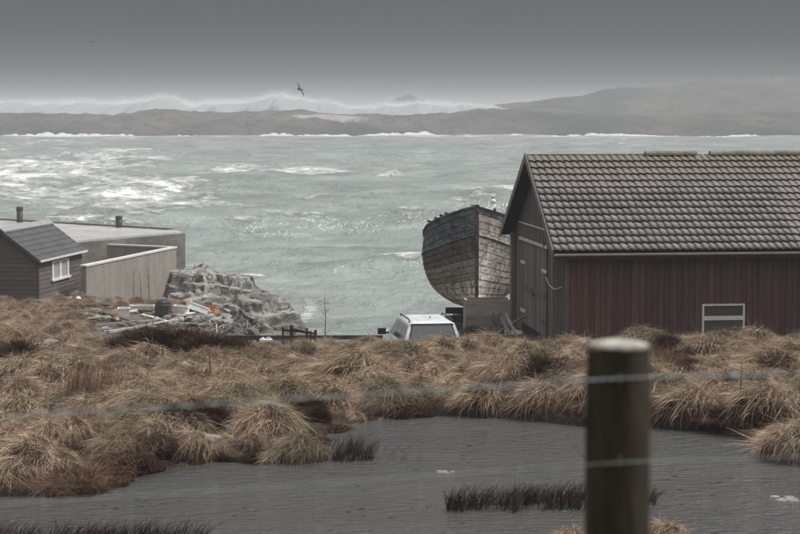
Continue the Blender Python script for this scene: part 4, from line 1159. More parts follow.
MB().lathe([(.08, 0), (.085, .2), (.04, .27), (.035, .33)], (0, 0, 0), 10).build('bottle_body', M['plastic_white'], sm, True); MB().lathe([(.04, .331), (.04, .36)], (0, 0, 0), 8).build('cap', M['plastic_black'], sm)
# planks, poles, pipes thrown down across the yard
spots = [(88, 303, 150, 316, .10, 'plank_dark'), (70, 306, 112, 312, .09, 'plank_dark'), (150, 331, 262, 318, .16, 'plank_grey'), (138, 323, 205, 319, .10, 'plank_grey'),
         (172, 320, 236, 317, .12, 'plank_grey'), (104, 316, 140, 327, .10, 'plank_dark'), (128, 307, 160, 311, .14, 'plank_white'), (180, 301, 171, 293, .12, 'plank_dark'), (150, 329, 108, 334, .12, 'plank_grey'),
         (215, 325, 262, 330, .08, 'plank_dark'), (190, 327, 240, 333, .07, 'plank_dark'), (60, 308, 96, 308, .08, 'plank_dark'), (95, 311, 130, 306, .07, 'plank_grey'), (185, 316, 215, 312, .09, 'plank_white'), (240, 318, 262, 326, .09, 'plank_dark'), (142, 316, 170, 325, .08, 'plank_white'), (196, 322, 228, 327, .07, 'plank_white')]
nm_l = {'plank_dark': 'dark wet plank', 'plank_grey': 'grey driftwood plank', 'plank_white': 'white painted board'}
where = ['leaning from the hut towards the black bin', 'lying below the red buoy', 'edging the front of the yard clutter', 'in front of the black bin', 'under the orange crate', 'crossing under the white tub', 'behind the white tub', 'propped up behind the black bin', 'at the near left of the rubble', 'low at the right end of the rubble', 'below the flat white tray', 'at the foot of the hut wall', 'between hut and white tub', 'beside the tipped fish box', 'sticking down at the yard end', 'flat in front of the black bin', 'flat below the orange crate']
for i, (a, b, c, d, w_, mt) in enumerate(spots):
    p, q = ground_at(a, b), ground_at(c, d)
    p.z = max(p.z, gz(p.x, p.y)) + .05 + .03 * (i % 3); q.z = max(q.z, gz(q.x, q.y)) + .07 + .04 * (i % 2)
    if (q - p).length > 4.2 and i != 2: q = p + (q - p).normalized() * 4.2
    mid_ = (p + q) / 2
    o = MB().beam(p - mid_, q - mid_, w_ * 1.5, w_ * .6).build('plank', M[mt]); o.location = mid_
    tag(o, f'{nm_l[mt]} {where[i]}', 'plank')
for i in range(26):                              # smaller scraps of timber heaped among the stones
    p = ground_at(cr_.uniform(78, 258), cr_.uniform(304, 331), 58); L = cr_.uniform(.5, 1.9); a = cr_.uniform(-.5, .5) + (0 if i % 3 else 1.2)
    p.z = gz(p.x, p.y) + .1 + .02 * (i % 4)
    d_ = Vector((math.cos(a), math.sin(a), cr_.uniform(-.06, .14))) * L / 2
    o = MB().beam(-d_, d_, cr_.uniform(.06, .16), cr_.uniform(.03, .08), w1=.06).build('timber_scrap', M[('plank_dark', 'plank_grey', 'plank_dark', 'plank_white')[i % 4]]); o.location = p
    tag(o, f"{('dark wet', 'grey', 'short dark', 'whitish')[i % 4]} timber scrap in the yard rubble between the hut and the rocks", 'timber', 'timber scraps in the yard')
# lumps of rubble in the yard
for i in range(110):
    p = ground_at(cr_.uniform(92, 262), cr_.uniform(308, 333), 58); s_ = cr_.uniform(.07, .24)
    p.z = gz(p.x, p.y) + s_ * .15
    o = link('rubble_stone', stones[i % 6], None, p); o.scale = (s_ * cr_.uniform(.9, 1.8), s_, s_ * cr_.uniform(.5, .9)); o.rotation_euler = (0, cr_.uniform(-.4, .4), cr_.uniform(0, 6))
    tag(o, 'small pale stone in the rubble spread round the black bin', 'stone', 'yard rubble stones')
# tangle of nets and ropes hung over the yard end
for i in range(16):
    a = ground_at(cr_.uniform(205, 262), cr_.uniform(316, 324)); b = ground_at(cr_.uniform(205, 264), cr_.uniform(326, 338))
    a.z += .12; b.z += .06; m1 = a.lerp(b, .4) + Vector((cr_.uniform(-.3, .3), 0, cr_.uniform(-.05, .15)))
    mid_ = (a + b) / 2
    o = MB().tube([a - mid_, m1 - mid_, b - mid_], cr_.uniform(.02, .045), 5).build('rope', M['plank_dark'] if i % 3 else M['plank_grey']); o.location = mid_
    tag(o, 'old rope hanging over the right end of the yard clutter', 'rope', 'ropes at the yard end')

# timber rail along the shore edge, broken fence, bare sapling
rl = empty('timber_rail', on_ground(300, 340, 66)); tag(rl, 'long low dark timber rail along the edge of the shore', 'rail')
o_ = rl.location.copy()
prev = None
for i, px in enumerate((225, 258, 292, 326, 360, 392)):
    p = at(px, 337.5, 66); g_ = gz(p.x, p.y)
    MB().bbox(p.x - o_.x - .06, p.x - o_.x + .06, p.y - o_.y + .041, p.y - o_.y + .14, g_ - o_.z - .2, p.z - o_.z + .05).build('post', M['plank_dark'], rl)
    if prev is not None: MB().beam(prev - o_, p - o_, .08, .15).build('rail_board', M['plank_dark'], rl)
    prev = p + Vector((0.004, 0, 0))
bf = empty('broken_fence', on_ground(300, 345, 64)); tag(bf, 'short broken fence of dark posts leaning by the shore edge', 'fence')
o_ = bf.location.copy(); tops = []
for px, py, w_ in ((283, 327, .07), (291.5, 325, .12), (307, 328, .08), (310.5, 331, .07), (315.5, 330, .10)):
    p = at(px, py, 64); MB().beam(Vector((p.x - o_.x, p.y - o_.y, gz(p.x, p.y) - o_.z - .15)), p - o_, w_, w_).build('post', M['plank_dark'], bf)
for a, b in (((283, 330), (308, 332)), ((291, 329), (316, 334)), ((283, 337), (315, 336))):
    p, q = at(*a, 63.93), at(*b, 63.93); MB().beam(p - o_, q - o_, .03, .07).build('rail_board', M['plank_dark'], bf)
def sapling(name, base, top, seed, label, n=7, cat='sapling', group=None):
    r2 = random.Random(seed); e = empty(name, base); h = (top - base)
    pts = [Vector((0, 0, -.1))] + [h * t + Vector((r2.gauss(0, .02), 0, 0)) for t in (.3, .6, .85, 1.0)]
    MB().tube(pts, [.022, .018, .013, .009, .004], 5).build('trunk', M['twig'], e)
    for i in range(n):
        t = r2.uniform(.25, .95); b = h * t; d = Vector((r2.choice((-1, 1)) * r2.uniform(.15, .5), r2.uniform(-.3, .3), r2.uniform(.25, .6))) * (1.1 - t) * h.length * .45
        MB().tube([b, b + d * .5 + Vector((0, 0, -.02)), b + d], [.008, .006, .003], 4).build('branch', M['twig'], e)
    return tag(e, label, cat, group)
b_ = on_ground(325, 345, 62); sapling('bare_sapling', b_, at(325, 292, 62), 3, 'thin bare sapling standing against the sea by the broken fence', 9)
for i, (px, t_) in enumerate(((134, 268), (141, 272), (149, 266))):
    b_ = ground_at(px, 296, 70, 90); b_.y = min(b_.y, 87.0); b_ = on_ground(px, 296, b_.y)
    sapling('dead_sapling', b_, at(px - 1, t_, b_.y), 30 + i, ('leftmost', 'middle', 'rightmost')[i] + ' of the three dead stems in front of the concrete wall', 5, 'sapling', 'dead stems by the concrete wall')

# ------------------------------------------------------------------ grass
def grass_material(name, root, tip, alt, patch=0.25, dark=0.8, spec=0.15):
    t = NT(name)
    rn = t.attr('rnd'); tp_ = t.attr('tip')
    c = t.mix(t.rng(tp_, 0.05, 0.6), root, t.mix(t.rng(rn, 0, 1), tip, alt))  # sheath-brown roots, darkened further to paint shade into gaps between blades
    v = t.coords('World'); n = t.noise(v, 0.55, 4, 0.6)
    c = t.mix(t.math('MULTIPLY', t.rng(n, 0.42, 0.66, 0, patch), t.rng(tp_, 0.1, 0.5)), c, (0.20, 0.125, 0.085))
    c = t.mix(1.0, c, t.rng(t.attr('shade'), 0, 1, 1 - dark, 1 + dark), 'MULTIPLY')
    d = t.new('ShaderNodeBsdfDiffuse'); t.to(c, d.inputs['Color']); t.to(d.outputs[0], t.out.inputs[0]); t.n.remove(t.b)
    return t.m
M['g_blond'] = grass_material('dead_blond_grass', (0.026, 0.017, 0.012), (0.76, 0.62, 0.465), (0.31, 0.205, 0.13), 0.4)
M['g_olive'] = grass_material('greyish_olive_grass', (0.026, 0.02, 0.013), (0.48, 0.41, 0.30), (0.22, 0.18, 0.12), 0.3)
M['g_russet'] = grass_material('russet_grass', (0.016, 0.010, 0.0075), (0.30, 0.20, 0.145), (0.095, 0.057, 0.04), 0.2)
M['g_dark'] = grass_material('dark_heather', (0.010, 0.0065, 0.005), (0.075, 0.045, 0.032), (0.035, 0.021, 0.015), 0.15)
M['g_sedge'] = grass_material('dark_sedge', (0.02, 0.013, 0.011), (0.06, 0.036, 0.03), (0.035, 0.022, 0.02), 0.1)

def blades(rg, root, d0, bend, L, w, nseg=4):
    n = len(root); ts = np.linspace(0, 1, nseg + 1)
    P_ = root[:, None, :] + L[:, None, None] * (d0[:, None, :] * ts[None, :, None] + bend[:, None, :] * (ts[None, :, None] ** 2))
    tan = d0 + bend; side = np.cross(tan, rg.normal(size=(n, 3))); side /= np.linalg.norm(side, axis=1)[:, None] + 1e-9
    wid = (1 - ts ** 1.6 * .9)[None, :, None] * w[:, None, None] * .5
    A = P_ - side[:, None, :] * wid; B = P_ + side[:, None, :] * wid
    V = np.stack([A, B], 2).reshape(n, -1, 3)
    base = np.arange(n)[:, None, None] * (2 * (nseg + 1)); k = np.arange(nseg)[None, :, None] * 2
    q = (base + k + np.array([0, 1, 3, 2])[None, None, :]).reshape(-1, 4)
    tip = np.repeat(np.repeat(ts[None, :], n, 0)[:, :, None], 2, 2).reshape(n, -1)
    return V.reshape(-1, 3), q, tip
def tussock_mesh(name, seed, Rr, H, n, Lr, mt, wind=(-.35, -.15), droop=.9, upright=.35, wr=(.004, .008), locks=34, core=True, spread=.9):
    rg = np.random.default_rng(seed)
    lock = rg.integers(0, locks, n)
    lphi = rg.uniform(0, 2 * np.pi, locks); lr = np.sqrt(rg.uniform(0, 1, locks)) * spread; lsh = rg.uniform(0, 1, locks); lj = rg.normal(0, .62, (locks, 2))
    phi = lphi[lock] + rg.normal(0, .34, n); r_ = np.clip(lr[lock] + rg.normal(0, .12, n), 0, 1)
    out = np.stack([np.cos(phi), np.sin(phi), np.zeros(n)], -1)
    root = np.stack([Rr * r_ * out[:, 0], Rr * r_ * out[:, 1], H * np.sqrt(np.clip(1 - (r_ * .97) ** 2, 0, 1)) - .03], -1)
    ld = np.concatenate([lj[lock], np.zeros((n, 1))], 1)
    d0 = ld * .9 + out * (.2 + .45 * r_)[:, None] + np.array([0, 0, upright + .45])[None, :] * (1.15 - .6 * r_)[:, None] + rg.normal(0, .13, (n, 3))
    w2 = np.array([wind[0], wind[1], 0])
    bend = out * .12 + w2[None, :] - ld * 1.1 + rg.normal(0, .36, (n, 3)) + np.array([0, 0, -droop])[None, :] * (.8 + .4 * rg.random(n))[:, None]
    L = rg.uniform(*Lr, n); w = rg.uniform(*wr, n)
    V, q, tip = blades(rg, root, d0, bend, L, w)
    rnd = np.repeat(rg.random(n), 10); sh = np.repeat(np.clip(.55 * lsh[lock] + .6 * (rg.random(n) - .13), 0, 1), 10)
    tip = tip.ravel()
    if core:
        nr, nc_ = 6, 16
        th = np.linspace(0, np.pi / 2, nr)[:, None]; ph = (np.arange(nc_ + 1) / nc_ * 2 * np.pi)[None, :]
        jit = 1 + .12 * np.cos(ph * 3 + seed) + 0 * th
        cv = np.stack([Rr * np.sin(th) * np.cos(ph) * jit, Rr * np.sin(th) * np.sin(ph) * jit, H * np.cos(th) * .92 + 0 * ph - .12 * (th > 1.5)], -1).reshape(-1, 3)
        cq = grid_quads(nr, nc_ + 1) + len(V)
        V = np.concatenate([V, cv]); q = np.concatenate([q, cq])
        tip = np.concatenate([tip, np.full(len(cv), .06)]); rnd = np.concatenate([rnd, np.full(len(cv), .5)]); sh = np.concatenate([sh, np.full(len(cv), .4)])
    me = np_mesh(name, V, q, M[mt], True)
    vattr(me, 'tip', tip); vattr(me, 'rnd', rnd); vattr(me, 'shade', sh)
    return me
protos = []
def proto(*a, **k): protos.append(tussock_mesh(*a, **k)); return len(protos) - 1
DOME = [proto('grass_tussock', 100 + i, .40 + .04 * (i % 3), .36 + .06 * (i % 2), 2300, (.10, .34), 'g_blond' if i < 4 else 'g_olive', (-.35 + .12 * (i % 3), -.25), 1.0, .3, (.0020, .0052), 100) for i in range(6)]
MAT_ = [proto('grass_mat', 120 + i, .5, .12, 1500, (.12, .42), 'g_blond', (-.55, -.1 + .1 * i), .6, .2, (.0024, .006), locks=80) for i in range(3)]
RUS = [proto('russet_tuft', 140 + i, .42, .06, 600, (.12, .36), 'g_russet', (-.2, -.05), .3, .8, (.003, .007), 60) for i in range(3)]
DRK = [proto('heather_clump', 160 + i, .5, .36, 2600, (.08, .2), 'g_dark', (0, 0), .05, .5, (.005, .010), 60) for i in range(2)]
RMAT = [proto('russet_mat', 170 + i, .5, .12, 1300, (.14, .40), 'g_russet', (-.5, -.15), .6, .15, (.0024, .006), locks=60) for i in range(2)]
pobj = {}
tk = random.Random(44)
def place(idx, px, py, D, s_, label, cat='grass tussock', group=None, name=None, sz_=1.0, rz=None, sink=.04):
    p = at(px, py, D); p.z = gz(p.x, p.y) - sink
    o = link(name or protos[idx].name.split('.')[0], protos[idx], None, p); o.scale = (s_, s_, s_ * sz_); o.rotation_euler = (0, 0, tk.uniform(-.7, .7) if rz is None else rz)
    pobj.setdefault(idx, o)
    return tag(o, label, cat, group)
def D_of(px, py):
    g_ = ground_at(px, py, 24, 60); return g_.y
# rounded tussocks one can tell apart on the near bank
named = [
    (0, 78, 392, 1.0, 'pale rounded tussock at the lower left below the tall rushes'), (4, 60, 372, 1.0, 'greenish tussock left of the tall upright rushes'), (1, 20, 375, 1.15, 'broad blond tussock at the left edge of the bank'),
    (2, 128, 380, .8, 'small pale dome right of the tall upright rushes'), (3, 150, 365, 1.2, 'large blond dome just below the dark heather mound'), (5, 190, 372, 1.0, 'olive tussock at the right end of the dome row below the heather'),
    (0, 300, 372, 1.1, 'high blond tussock left of centre above the pond inlet'), (1, 348, 372, .95, 'rounded tussock right of the high one above the inlet'), (2, 262, 378, .9, 'low blond tussock left of the high one above the inlet'), (4, 355, 352, .8, 'olive tussock on the skyline left of the car'),
    (3, 436, 380, .95, 'round blond tussock above the pond below the white car'), (1, 505, 374, 1.5, 'big sprawling tussock above the pond below the boat'), (0, 588, 356, 1.1, 'bright swept tussock below the shed corner, left of the fence post'),
    (2, 675, 380, 1.0, 'blond tussock just right of the fence post'), (0, 735, 355, 1.6, 'largest blond tussock hiding the foot of the shed window'), (3, 790, 360, 1.25, 'swept blond tussock at the right edge below the shed'), (1, 762, 405, 1.3, 'shaggy tussock on the right bank above the water'),
    (5, 640, 345, 1.0, 'olive tussock under the red brown shed wall behind the post'), (0, 540, 400, 1.1, 'drooping tussock overhanging the far water edge'), (2, 795, 445, .95, 'overhanging blond tussock at the far right water edge'), (3, 480, 405, .9, 'small drooping tussock over the middle of the far water edge'),
    (4, 105, 360, .95, 'pale tussock left of the dark heather mound'), (0, 225, 395, .9, 'flattened tussock on the slope above the left inlet shore'), (1, 690, 410, 1.1, 'drooping tussock on the water edge right of the post')]
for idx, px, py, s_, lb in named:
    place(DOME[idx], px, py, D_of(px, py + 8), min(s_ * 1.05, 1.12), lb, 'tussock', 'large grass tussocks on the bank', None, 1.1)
place(MAT_[0], 232, 436, D_of(232, 444), 1.0, 'flattened mat of blond grass on the tongue of land in the pond', 'grass', None, 'grass_mat')
place(MAT_[1], 40, 440, D_of(40, 448), 1.1, 'flattened mat of pale grass on the left bank', 'grass', None, 'grass_mat')
place(MAT_[2], 720, 395, D_of(720, 400), 1.2, 'swept mat of blond grass on the right bank', 'grass', None, 'grass_mat')
place(RUS[0], 300, 348, D_of(300, 356), 1.0, 'russet upright grass tuft in front of the broken fence', 'grass', None, 'russet_tuft')
place(RUS[1], 390, 355, D_of(390, 362), 1.0, 'russet upright grass tuft left of the white car', 'grass', None, 'russet_tuft')
place(RUS[2], 540, 345, D_of(540, 350), 1.0, 'russet upright grass tuft below the boat crate', 'grass', None, 'russet_tuft')
place(RMAT[0], 60, 470, D_of(60, 476), 1.1, 'russet grass mat at the left pond edge', 'grass', None, 'russet_mat')
place(RMAT[1], 390, 402, D_of(390, 408), 1.1, 'russet grass mat above the far pond inlet', 'grass', None, 'russet_mat')
for i, (px, py, s_, lb) in enumerate(((134, 358, 1.25, 'leftmost low lobe of the dark brown heather mound below the yard'), (158, 357, 1.6, 'high left lobe of the dark brown heather mound'), (184, 357, 1.5, 'middle lobe of the dark brown heather mound'), (208, 358, 1.3, 'right lobe of the dark brown heather mound'), (230, 359, 1.1, 'outermost right lobe of the dark brown heather mound'), (452, 352, .8, 'dark heather patch just below the white car'), (540, 402, .55, 'small dark clump at the far water edge'), (660, 352, .9, 'dark heather patch under the shed behind the post'))):
    place(DRK[i % 2], px, py, D_of(px, py), s_, lb, 'heather', 'dark heather clumps', 'heather_clump', .8, None, 0)
# everything in between: uncountable grass, one spread of tufts
N = 6300
gr = np.random.default_rng(99)
Dg = 22.0 + (86 - 22.0) * gr.random(N * 3) ** 0.8
Xg = (gr.random(N * 3) * 2 - 1) * (Dg * .225 + 1.2)
sd = sdist(Xg, Dg, pond_poly)
keep = (sd > -0.06) | (Dg > 46)
keep &= ~((sd > -.3) & (Dg < 25.2) & (sdist(Xg, Dg - 1.2, pond_poly) > -1.2) & (sdist(Xg, Dg + 1.0, pond_poly) < 0))
keep &= Dg > 24.4
inv = (Matrix.Translation(SH) @ Matrix.Rotation(SROT, 4, 'Z')).inverted()
lxp = inv[0][0] * Xg + inv[0][1] * Dg + inv[0][3]; lyp = inv[1][0] * Xg + inv[1][1] * Dg + inv[1][3]
keep &= ~((lxp > -.9) & (lyp > -.12))
keep &= ~((np.abs(Xg - .45) < 1.5) & (Dg > 49.2) & (Dg < 55.6))
keep &= ~((Dg > 59.5) & (Dg < 77) & (Xg > 1.2) & (Xg < 6))
keep &= ~((np.abs(Xg - 2.25) < .8) & (np.abs(Dg - 57) < 1.2))
hm_ = [ground_at(a, 358, 24, 60) for a in (140, 165, 190, 215, 232)]
for q in hm_: keep &= np.hypot(Xg - q.x, (Dg - q.y) * .7) > .75
yardg = (Dg > 58.5) & (Xg + .165 * Dg > 0) & (Xg < 1)
keep &= ~(yardg & ~((gr.random(N * 3) < .30) & ((Xg < -8.5) & (Dg > 79) | (Dg < 64))))
keep &= ~((Xg < -15.4) & (Dg > 84.2))
keep &= gr.random(N * 3) < np.where(Dg > 56, .75, 1.0) * np.where(Dg < 30, .9, 1)
Xg, Dg, sd = Xg[keep][:N], Dg[keep][:N], sd[keep][:N]; n = len(Xg)
Zg = ground_z(Xg, Dg)
rel = fbm(Xg * 1.05, Dg * .95, 21, 2)
pn1 = fbm(Xg * .4, Dg * .3, 201, 3); pn2 = fbm(Xg * .55 + 9, Dg * .4, 207, 3)
variant = np.zeros(n, int); u_ = gr.random(n)
for i in range(n):
    rus = pn1[i] + .12 * (u_[i] - .5)
    edge = 0 < sd[i] < .5 and Dg[i] < 46
    if rus > .54: ch_ = RUS if u_[i] < .5 else RMAT
    elif pn2[i] > .64 and u_[i] < .10: ch_ = DRK
    elif pn2[i] < .6: ch_ = DOME if u_[i] > .12 else MAT_
    else: ch_ = MAT_ if u_[i] < .3 else DOME
    if rel[i] < .42 and Dg[i] < 60: ch_ = RMAT if u_[i] < .4 else (RUS if u_[i] < .75 else DRK)
    elif rel[i] > .55 and ch_ in (RUS, RMAT) and u_[i] < .55: ch_ = DOME
    if edge and u_[i] < .35: ch_ = DOME if pn1[i] < .5 else RMAT
    if edge and .35 <= u_[i] < .72: ch_ = RUS if u_[i] < .5 else RMAT
    if 48.5 < Dg[i] < 57 and Xg[i] > -4: ch_ = RUS if u_[i] < .35 else (MAT_ if u_[i] < .6 else DOME)
    if Dg[i] > 60: ch_ = MAT_ if u_[i] < .45 else (DOME if u_[i] < .75 else RUS)
    variant[i] = ch_[int(gr.integers(0, len(ch_)))]
scl = gr.uniform(.45, 1.15, n) * (.72 + .5 * fbm(Xg * .8, Dg * .8, 211, 2)); scl *= np.where((sd < .35) & (Dg < 46), .8, 1)
scl = np.where((rel < .42) & (Dg < 60), scl * .62, scl); scl = np.where(Dg > 60, scl * .85, scl); scl = np.where((Dg > 41) & (Dg < 60) & (Xg > -10) & (Xg < .5), scl * .68, scl); scl = np.where((Dg > 46) & (Dg < 58) & (Xg > -1), scl * .9, scl)
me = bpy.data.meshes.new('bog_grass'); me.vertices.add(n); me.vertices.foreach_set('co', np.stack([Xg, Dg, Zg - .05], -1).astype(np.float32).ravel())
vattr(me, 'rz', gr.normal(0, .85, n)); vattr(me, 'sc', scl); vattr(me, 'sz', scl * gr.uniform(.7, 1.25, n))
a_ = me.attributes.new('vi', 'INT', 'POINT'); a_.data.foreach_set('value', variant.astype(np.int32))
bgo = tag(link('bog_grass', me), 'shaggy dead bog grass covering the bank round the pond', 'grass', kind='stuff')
ng = bpy.data.node_groups.new('grass_spread', 'GeometryNodeTree')
ng.interface.new_socket('Geometry', in_out='INPUT', socket_type='NodeSocketGeometry'); ng.interface.new_socket('Geometry', in_out='OUTPUT', socket_type='NodeSocketGeometry')
gi = ng.nodes.new('NodeGroupInput'); go = ng.nodes.new('NodeGroupOutput'); jn = ng.nodes.new('GeometryNodeJoinGeometry')
def nattr(nm, dt):
    x = ng.nodes.new('GeometryNodeInputNamedAttribute'); x.data_type = dt; x.inputs['Name'].default_value = nm
    return [o for o in x.outputs if o.enabled and o.name == 'Attribute'][0]
rz_, sc_, vi_ = nattr('rz', 'FLOAT'), nattr('sc', 'FLOAT'), nattr('vi', 'INT')
cx_ = ng.nodes.new('ShaderNodeCombineXYZ'); ng.links.new(rz_, cx_.inputs['Z'])
cs_ = ng.nodes.new('ShaderNodeCombineXYZ'); ng.links.new(sc_, cs_.inputs['X']); ng.links.new(sc_, cs_.inputs['Y']); ng.links.new(nattr('sz', 'FLOAT'), cs_.inputs['Z'])
er = ng.nodes.new('FunctionNodeEulerToRotation'); ng.links.new(cx_.outputs[0], er.inputs[0])
for i in range(len(protos)):
    oi = ng.nodes.new('GeometryNodeObjectInfo'); oi.transform_space = 'ORIGINAL'; oi.inputs['Object'].default_value = pobj[i]
    cmp_ = ng.nodes.new('FunctionNodeCompare'); cmp_.data_type = 'INT'; cmp_.operation = 'EQUAL'
    ia = [q for q in cmp_.inputs if q.enabled]; ng.links.new(vi_, ia[0]); ia[1].default_value = i
    iop = ng.nodes.new('GeometryNodeInstanceOnPoints')
    ng.links.new(gi.outputs[0], iop.inputs['Points']); ng.links.new(oi.outputs['Geometry'], iop.inputs['Instance'])
    ng.links.new(cmp_.outputs[0], iop.inputs['Selection']); ng.links.new(er.outputs[0], iop.inputs['Rotation']); ng.links.new(cs_.outputs[0], iop.inputs['Scale'])
    ng.links.new(iop.outputs[0], jn.inputs[0])
ng.links.new(jn.outputs[0], go.inputs[0])
md = bgo.modifiers.new('spread', 'NODES'); md.node_group = ng

# tall rushes, sedge beds in the water, tufts on the near shore
def stems(name, pts, hts, mt, label, cat, lean=.12, w=.007, seed=1, group=None, nseg=4):
    rg = np.random.default_rng(seed); pts = np.array(pts, float); c0 = pts.mean(0); n = len(pts)
    d0 = np.stack([rg.normal(lean * .6, lean, n), rg.normal(0, lean, n), np.ones(n)], -1); bend = np.stack([rg.normal(lean, lean * 1.2, n), rg.normal(0, lean, n), -rg.uniform(0, .22, n)], -1)
    V, q, tip = blades(rg, pts - c0, d0, bend, np.array(hts), rg.uniform(.6, 1.3, n) * w, nseg)
    me = np_mesh(name, V, q, M[mt], True); k = 2 * (nseg + 1)
    vattr(me, 'tip', tip.ravel()); vattr(me, 'rnd', np.repeat(rg.random(n), k)); vattr(me, 'shade', np.repeat(rg.random(n), k))
    return tag(link(name, me, None, tuple(c0)), label, cat, group)
rg_ = np.random.default_rng(5)
def bed(px0, px1, py0, py1, n, z, clump=9):
    out = []; cs = [(rg_.uniform(px0, px1), rg_.uniform(py0, py1)) for _ in range(clump)]
    for i in range(n):
        c = cs[int(rg_.integers(0, clump))]; p = hit(np.clip(c[0] + rg_.normal(0, (px1 - px0) * .06), px0, px1), c[1] + rg_.normal(0, 1.2), z); out.append((p.x, p.y, z - .04))
    return out
b1 = bed(448, 592, 500, 511, 1500, POND, 26)
stems('sedge_bed', b1, rg_.uniform(.16, .40, len(b1)), 'g_sedge', 'dark bed of sedge standing in the middle of the pond', 'sedge', .22, .009, 2)
b1 = bed(648, 656, 498, 508, 90, POND, 3)
stems('sedge_clump', b1, rg_.uniform(.14, .30, len(b1)), 'g_sedge', 'small dark sedge clump in the pond just right of the fence post', 'sedge', .2, .009, 3)
b1 = bed(318, 372, 448, 462, 420, POND, 9)
stems('sedge_fringe', b1, rg_.uniform(.2, .5, len(b1)), 'g_sedge', 'dark sedge fringe at the tip of the grassy tongue', 'sedge', .18, .008, 4)
b1 = bed(372, 420, 450, 462, 60, POND, 9)
stems('sedge_shoots', b1, rg_.uniform(.08, .22, len(b1)), 'g_sedge', 'sparse sedge shoots in open water right of the grassy tongue', 'sedge', .2, .006, 6)
b1 = bed(-20, 196, 545, 549, 1500, POND, 36)
stems('near_sedge', b1, rg_.uniform(.24, .44, len(b1)), 'g_sedge', 'dark sedge along the near shore at the bottom left', 'sedge', .2, .009, 5)
def clump_at(px, py, D, n, rx, ry, h0, h1, mt, name, label, cat, lean, w, seed):
    c = at(px, py, D); c.z = gz(c.x, c.y); pts = []
    for i in range(n):
        x_, y_ = c.x + rg_.normal(0, rx), c.y + rg_.normal(0, ry); pts.append((x_, y_, c.z - .06))
    return stems(name, pts, rg_.uniform(h0, h1, n), mt, label, cat, lean, w, seed)
clump_at(90, 412, D_of(90, 414), 800, .30, .2, .5, 1.2, 'g_russet', 'tall_rushes', 'tall russet upright rushes on the left bank', 'rushes', .07, .007, 8)
clump_at(72, 405, D_of(72, 406), 160, .2, .2, .35, .75, 'g_russet', 'short_rushes', 'shorter russet rushes left of the tall clump', 'rushes', .1, .007, 9)
for i, (px, lb) in enumerate(((398, 'reddish upright grass in front of the car nose'), (424, 'reddish upright grass across the rear window of the car'), (450, 'reddish upright grass at the right rear of the car'))):
    clump_at(px, 345, 47.2, 260, .38, .3, .3, .72, 'g_russet', 'verge_grass', lb, 'grass', .16, .0055, 70 + i)
clump_at(500, 335, 56.0, 700, .9, .5, .3, .65, 'g_blond', 'tall_grass', 'tall blond grass in front of the grey plank crate', 'grass', .2, .006, 80)
clump_at(545, 338, 52.4, 500, .6, .4, .25, .6, 'g_blond', 'corner_grass', 'tall blond grass at the near corner of the shed doors', 'grass', .2, .006, 81)
for i, (px, py, h_, lb) in enumerate(((43, 395, .75, 'single thin dead stalk left of the tall rushes'), (212, 400, .95, 'single dead stalk on the slope right of the heather mound'), (195, 350, .7, 'single stalk standing up from the heather mound'), (740, 420, .9, 'single bent stalk on the right bank'))):
    D = D_of(px, py); b_ = on_ground(px, py, D); t_ = b_ + Vector((rg_.normal(0, .06), 0, h_))
    sapling('dead_stalk', b_, t_, 60 + i, lb, 3, 'stalk', 'single dead stalks')
# two tufts whose tops just reach into the bottom of the view
for i, (px, py, s_, lb) in enumerate(((664, 541, .78, 'brown tuft on the near shore right of the fence post'), (572, 546, .62, 'low brown tuft on the near shore left of the fence post'))):
    p = hit(px, py, POND + .02); p.z = POND - .05
    o = link('shore_tuft', protos[DOME[i]], None, p); o.scale = (s_, s_, s_ * 1.05); o.rotation_euler = (0, 0, .4 * i)
    tag(o, lb, 'tussock')
p = hit(690, 560, POND); b1 = [(p.x + rg_.normal(0, .35), p.y + rg_.normal(0, .15), POND - .1) for _ in range(36)]
stems('shore_stalks', b1, rg_.uniform(.3, .75, len(b1)), 'g_russet', 'thin bent stalks beside the brown near shore tuft', 'stalks', .3, .006, 12)
p = hit(745, 556, POND); b1 = [(p.x + rg_.normal(0, .25), p.y + rg_.normal(0, .1), POND - .1) for _ in range(7)]
stems('bent_stalks', b1, rg_.uniform(.3, .6, len(b1)), 'g_russet', 'few bent stalks at the bottom right of the pond', 'stalks', .35, .007, 13)

# pale stones and froth
M['bank_stone'] = worn('lichened_bank_stone', (0.12, 0.115, 0.105), (0.22, 0.21, 0.195), 5, 0.9, 0.5, (1, 1, 1), (0.06, 0.055, 0.05), 0.05, fine=20, orand=0.1)
bank_stones = [stone_mesh(i, M['bank_stone']) for i in range(4)]
for i, (px, py, sx_, lb) in enumerate(((265, 419, .20, 'pale stone lying on the grassy bank above the inlet'), (210, 449, .16, 'pale stone at the water edge of the grassy tongue'), (52, 352, .26, 'large pale stone in the grass at the left'), (40, 355, .2, 'smaller pale stone beside the large one at the left'))):
    p = ground_at(px, py, 24, 60); p.z = gz(p.x, p.y) + (.16 if i < 2 else .2)
    o = link('bank_stone', bank_stones[i], None, p); o.scale = (sx_ * 1.5, sx_, sx_ * .45); o.rotation_euler = (.1, .1, i); tag(o, lb, 'stone')
for i, (px, py, r_, lb) in enumerate(((444, 472, .10, 'scrap of white froth floating in the middle of the pond'), (786, 499, .17, 'larger pale froth patch floating at the right of the pond'))):
    p = hit(px, py, POND); m_ = MB()
    for k in range(9):
        a = tk.uniform(0, 6.28); d_ = tk.uniform(0, r_)
        m_.lathe([(r_ * .5, -.01), (r_ * .42, .004), (r_ * .15, .007)], (d_ * 1.6 * math.cos(a), d_ * 1.3 * math.sin(a), 0), 8, jit=.3)
    o = m_.build('froth', M['plank_grey'], None, True); o.location = p; tag(o, lb, 'froth')

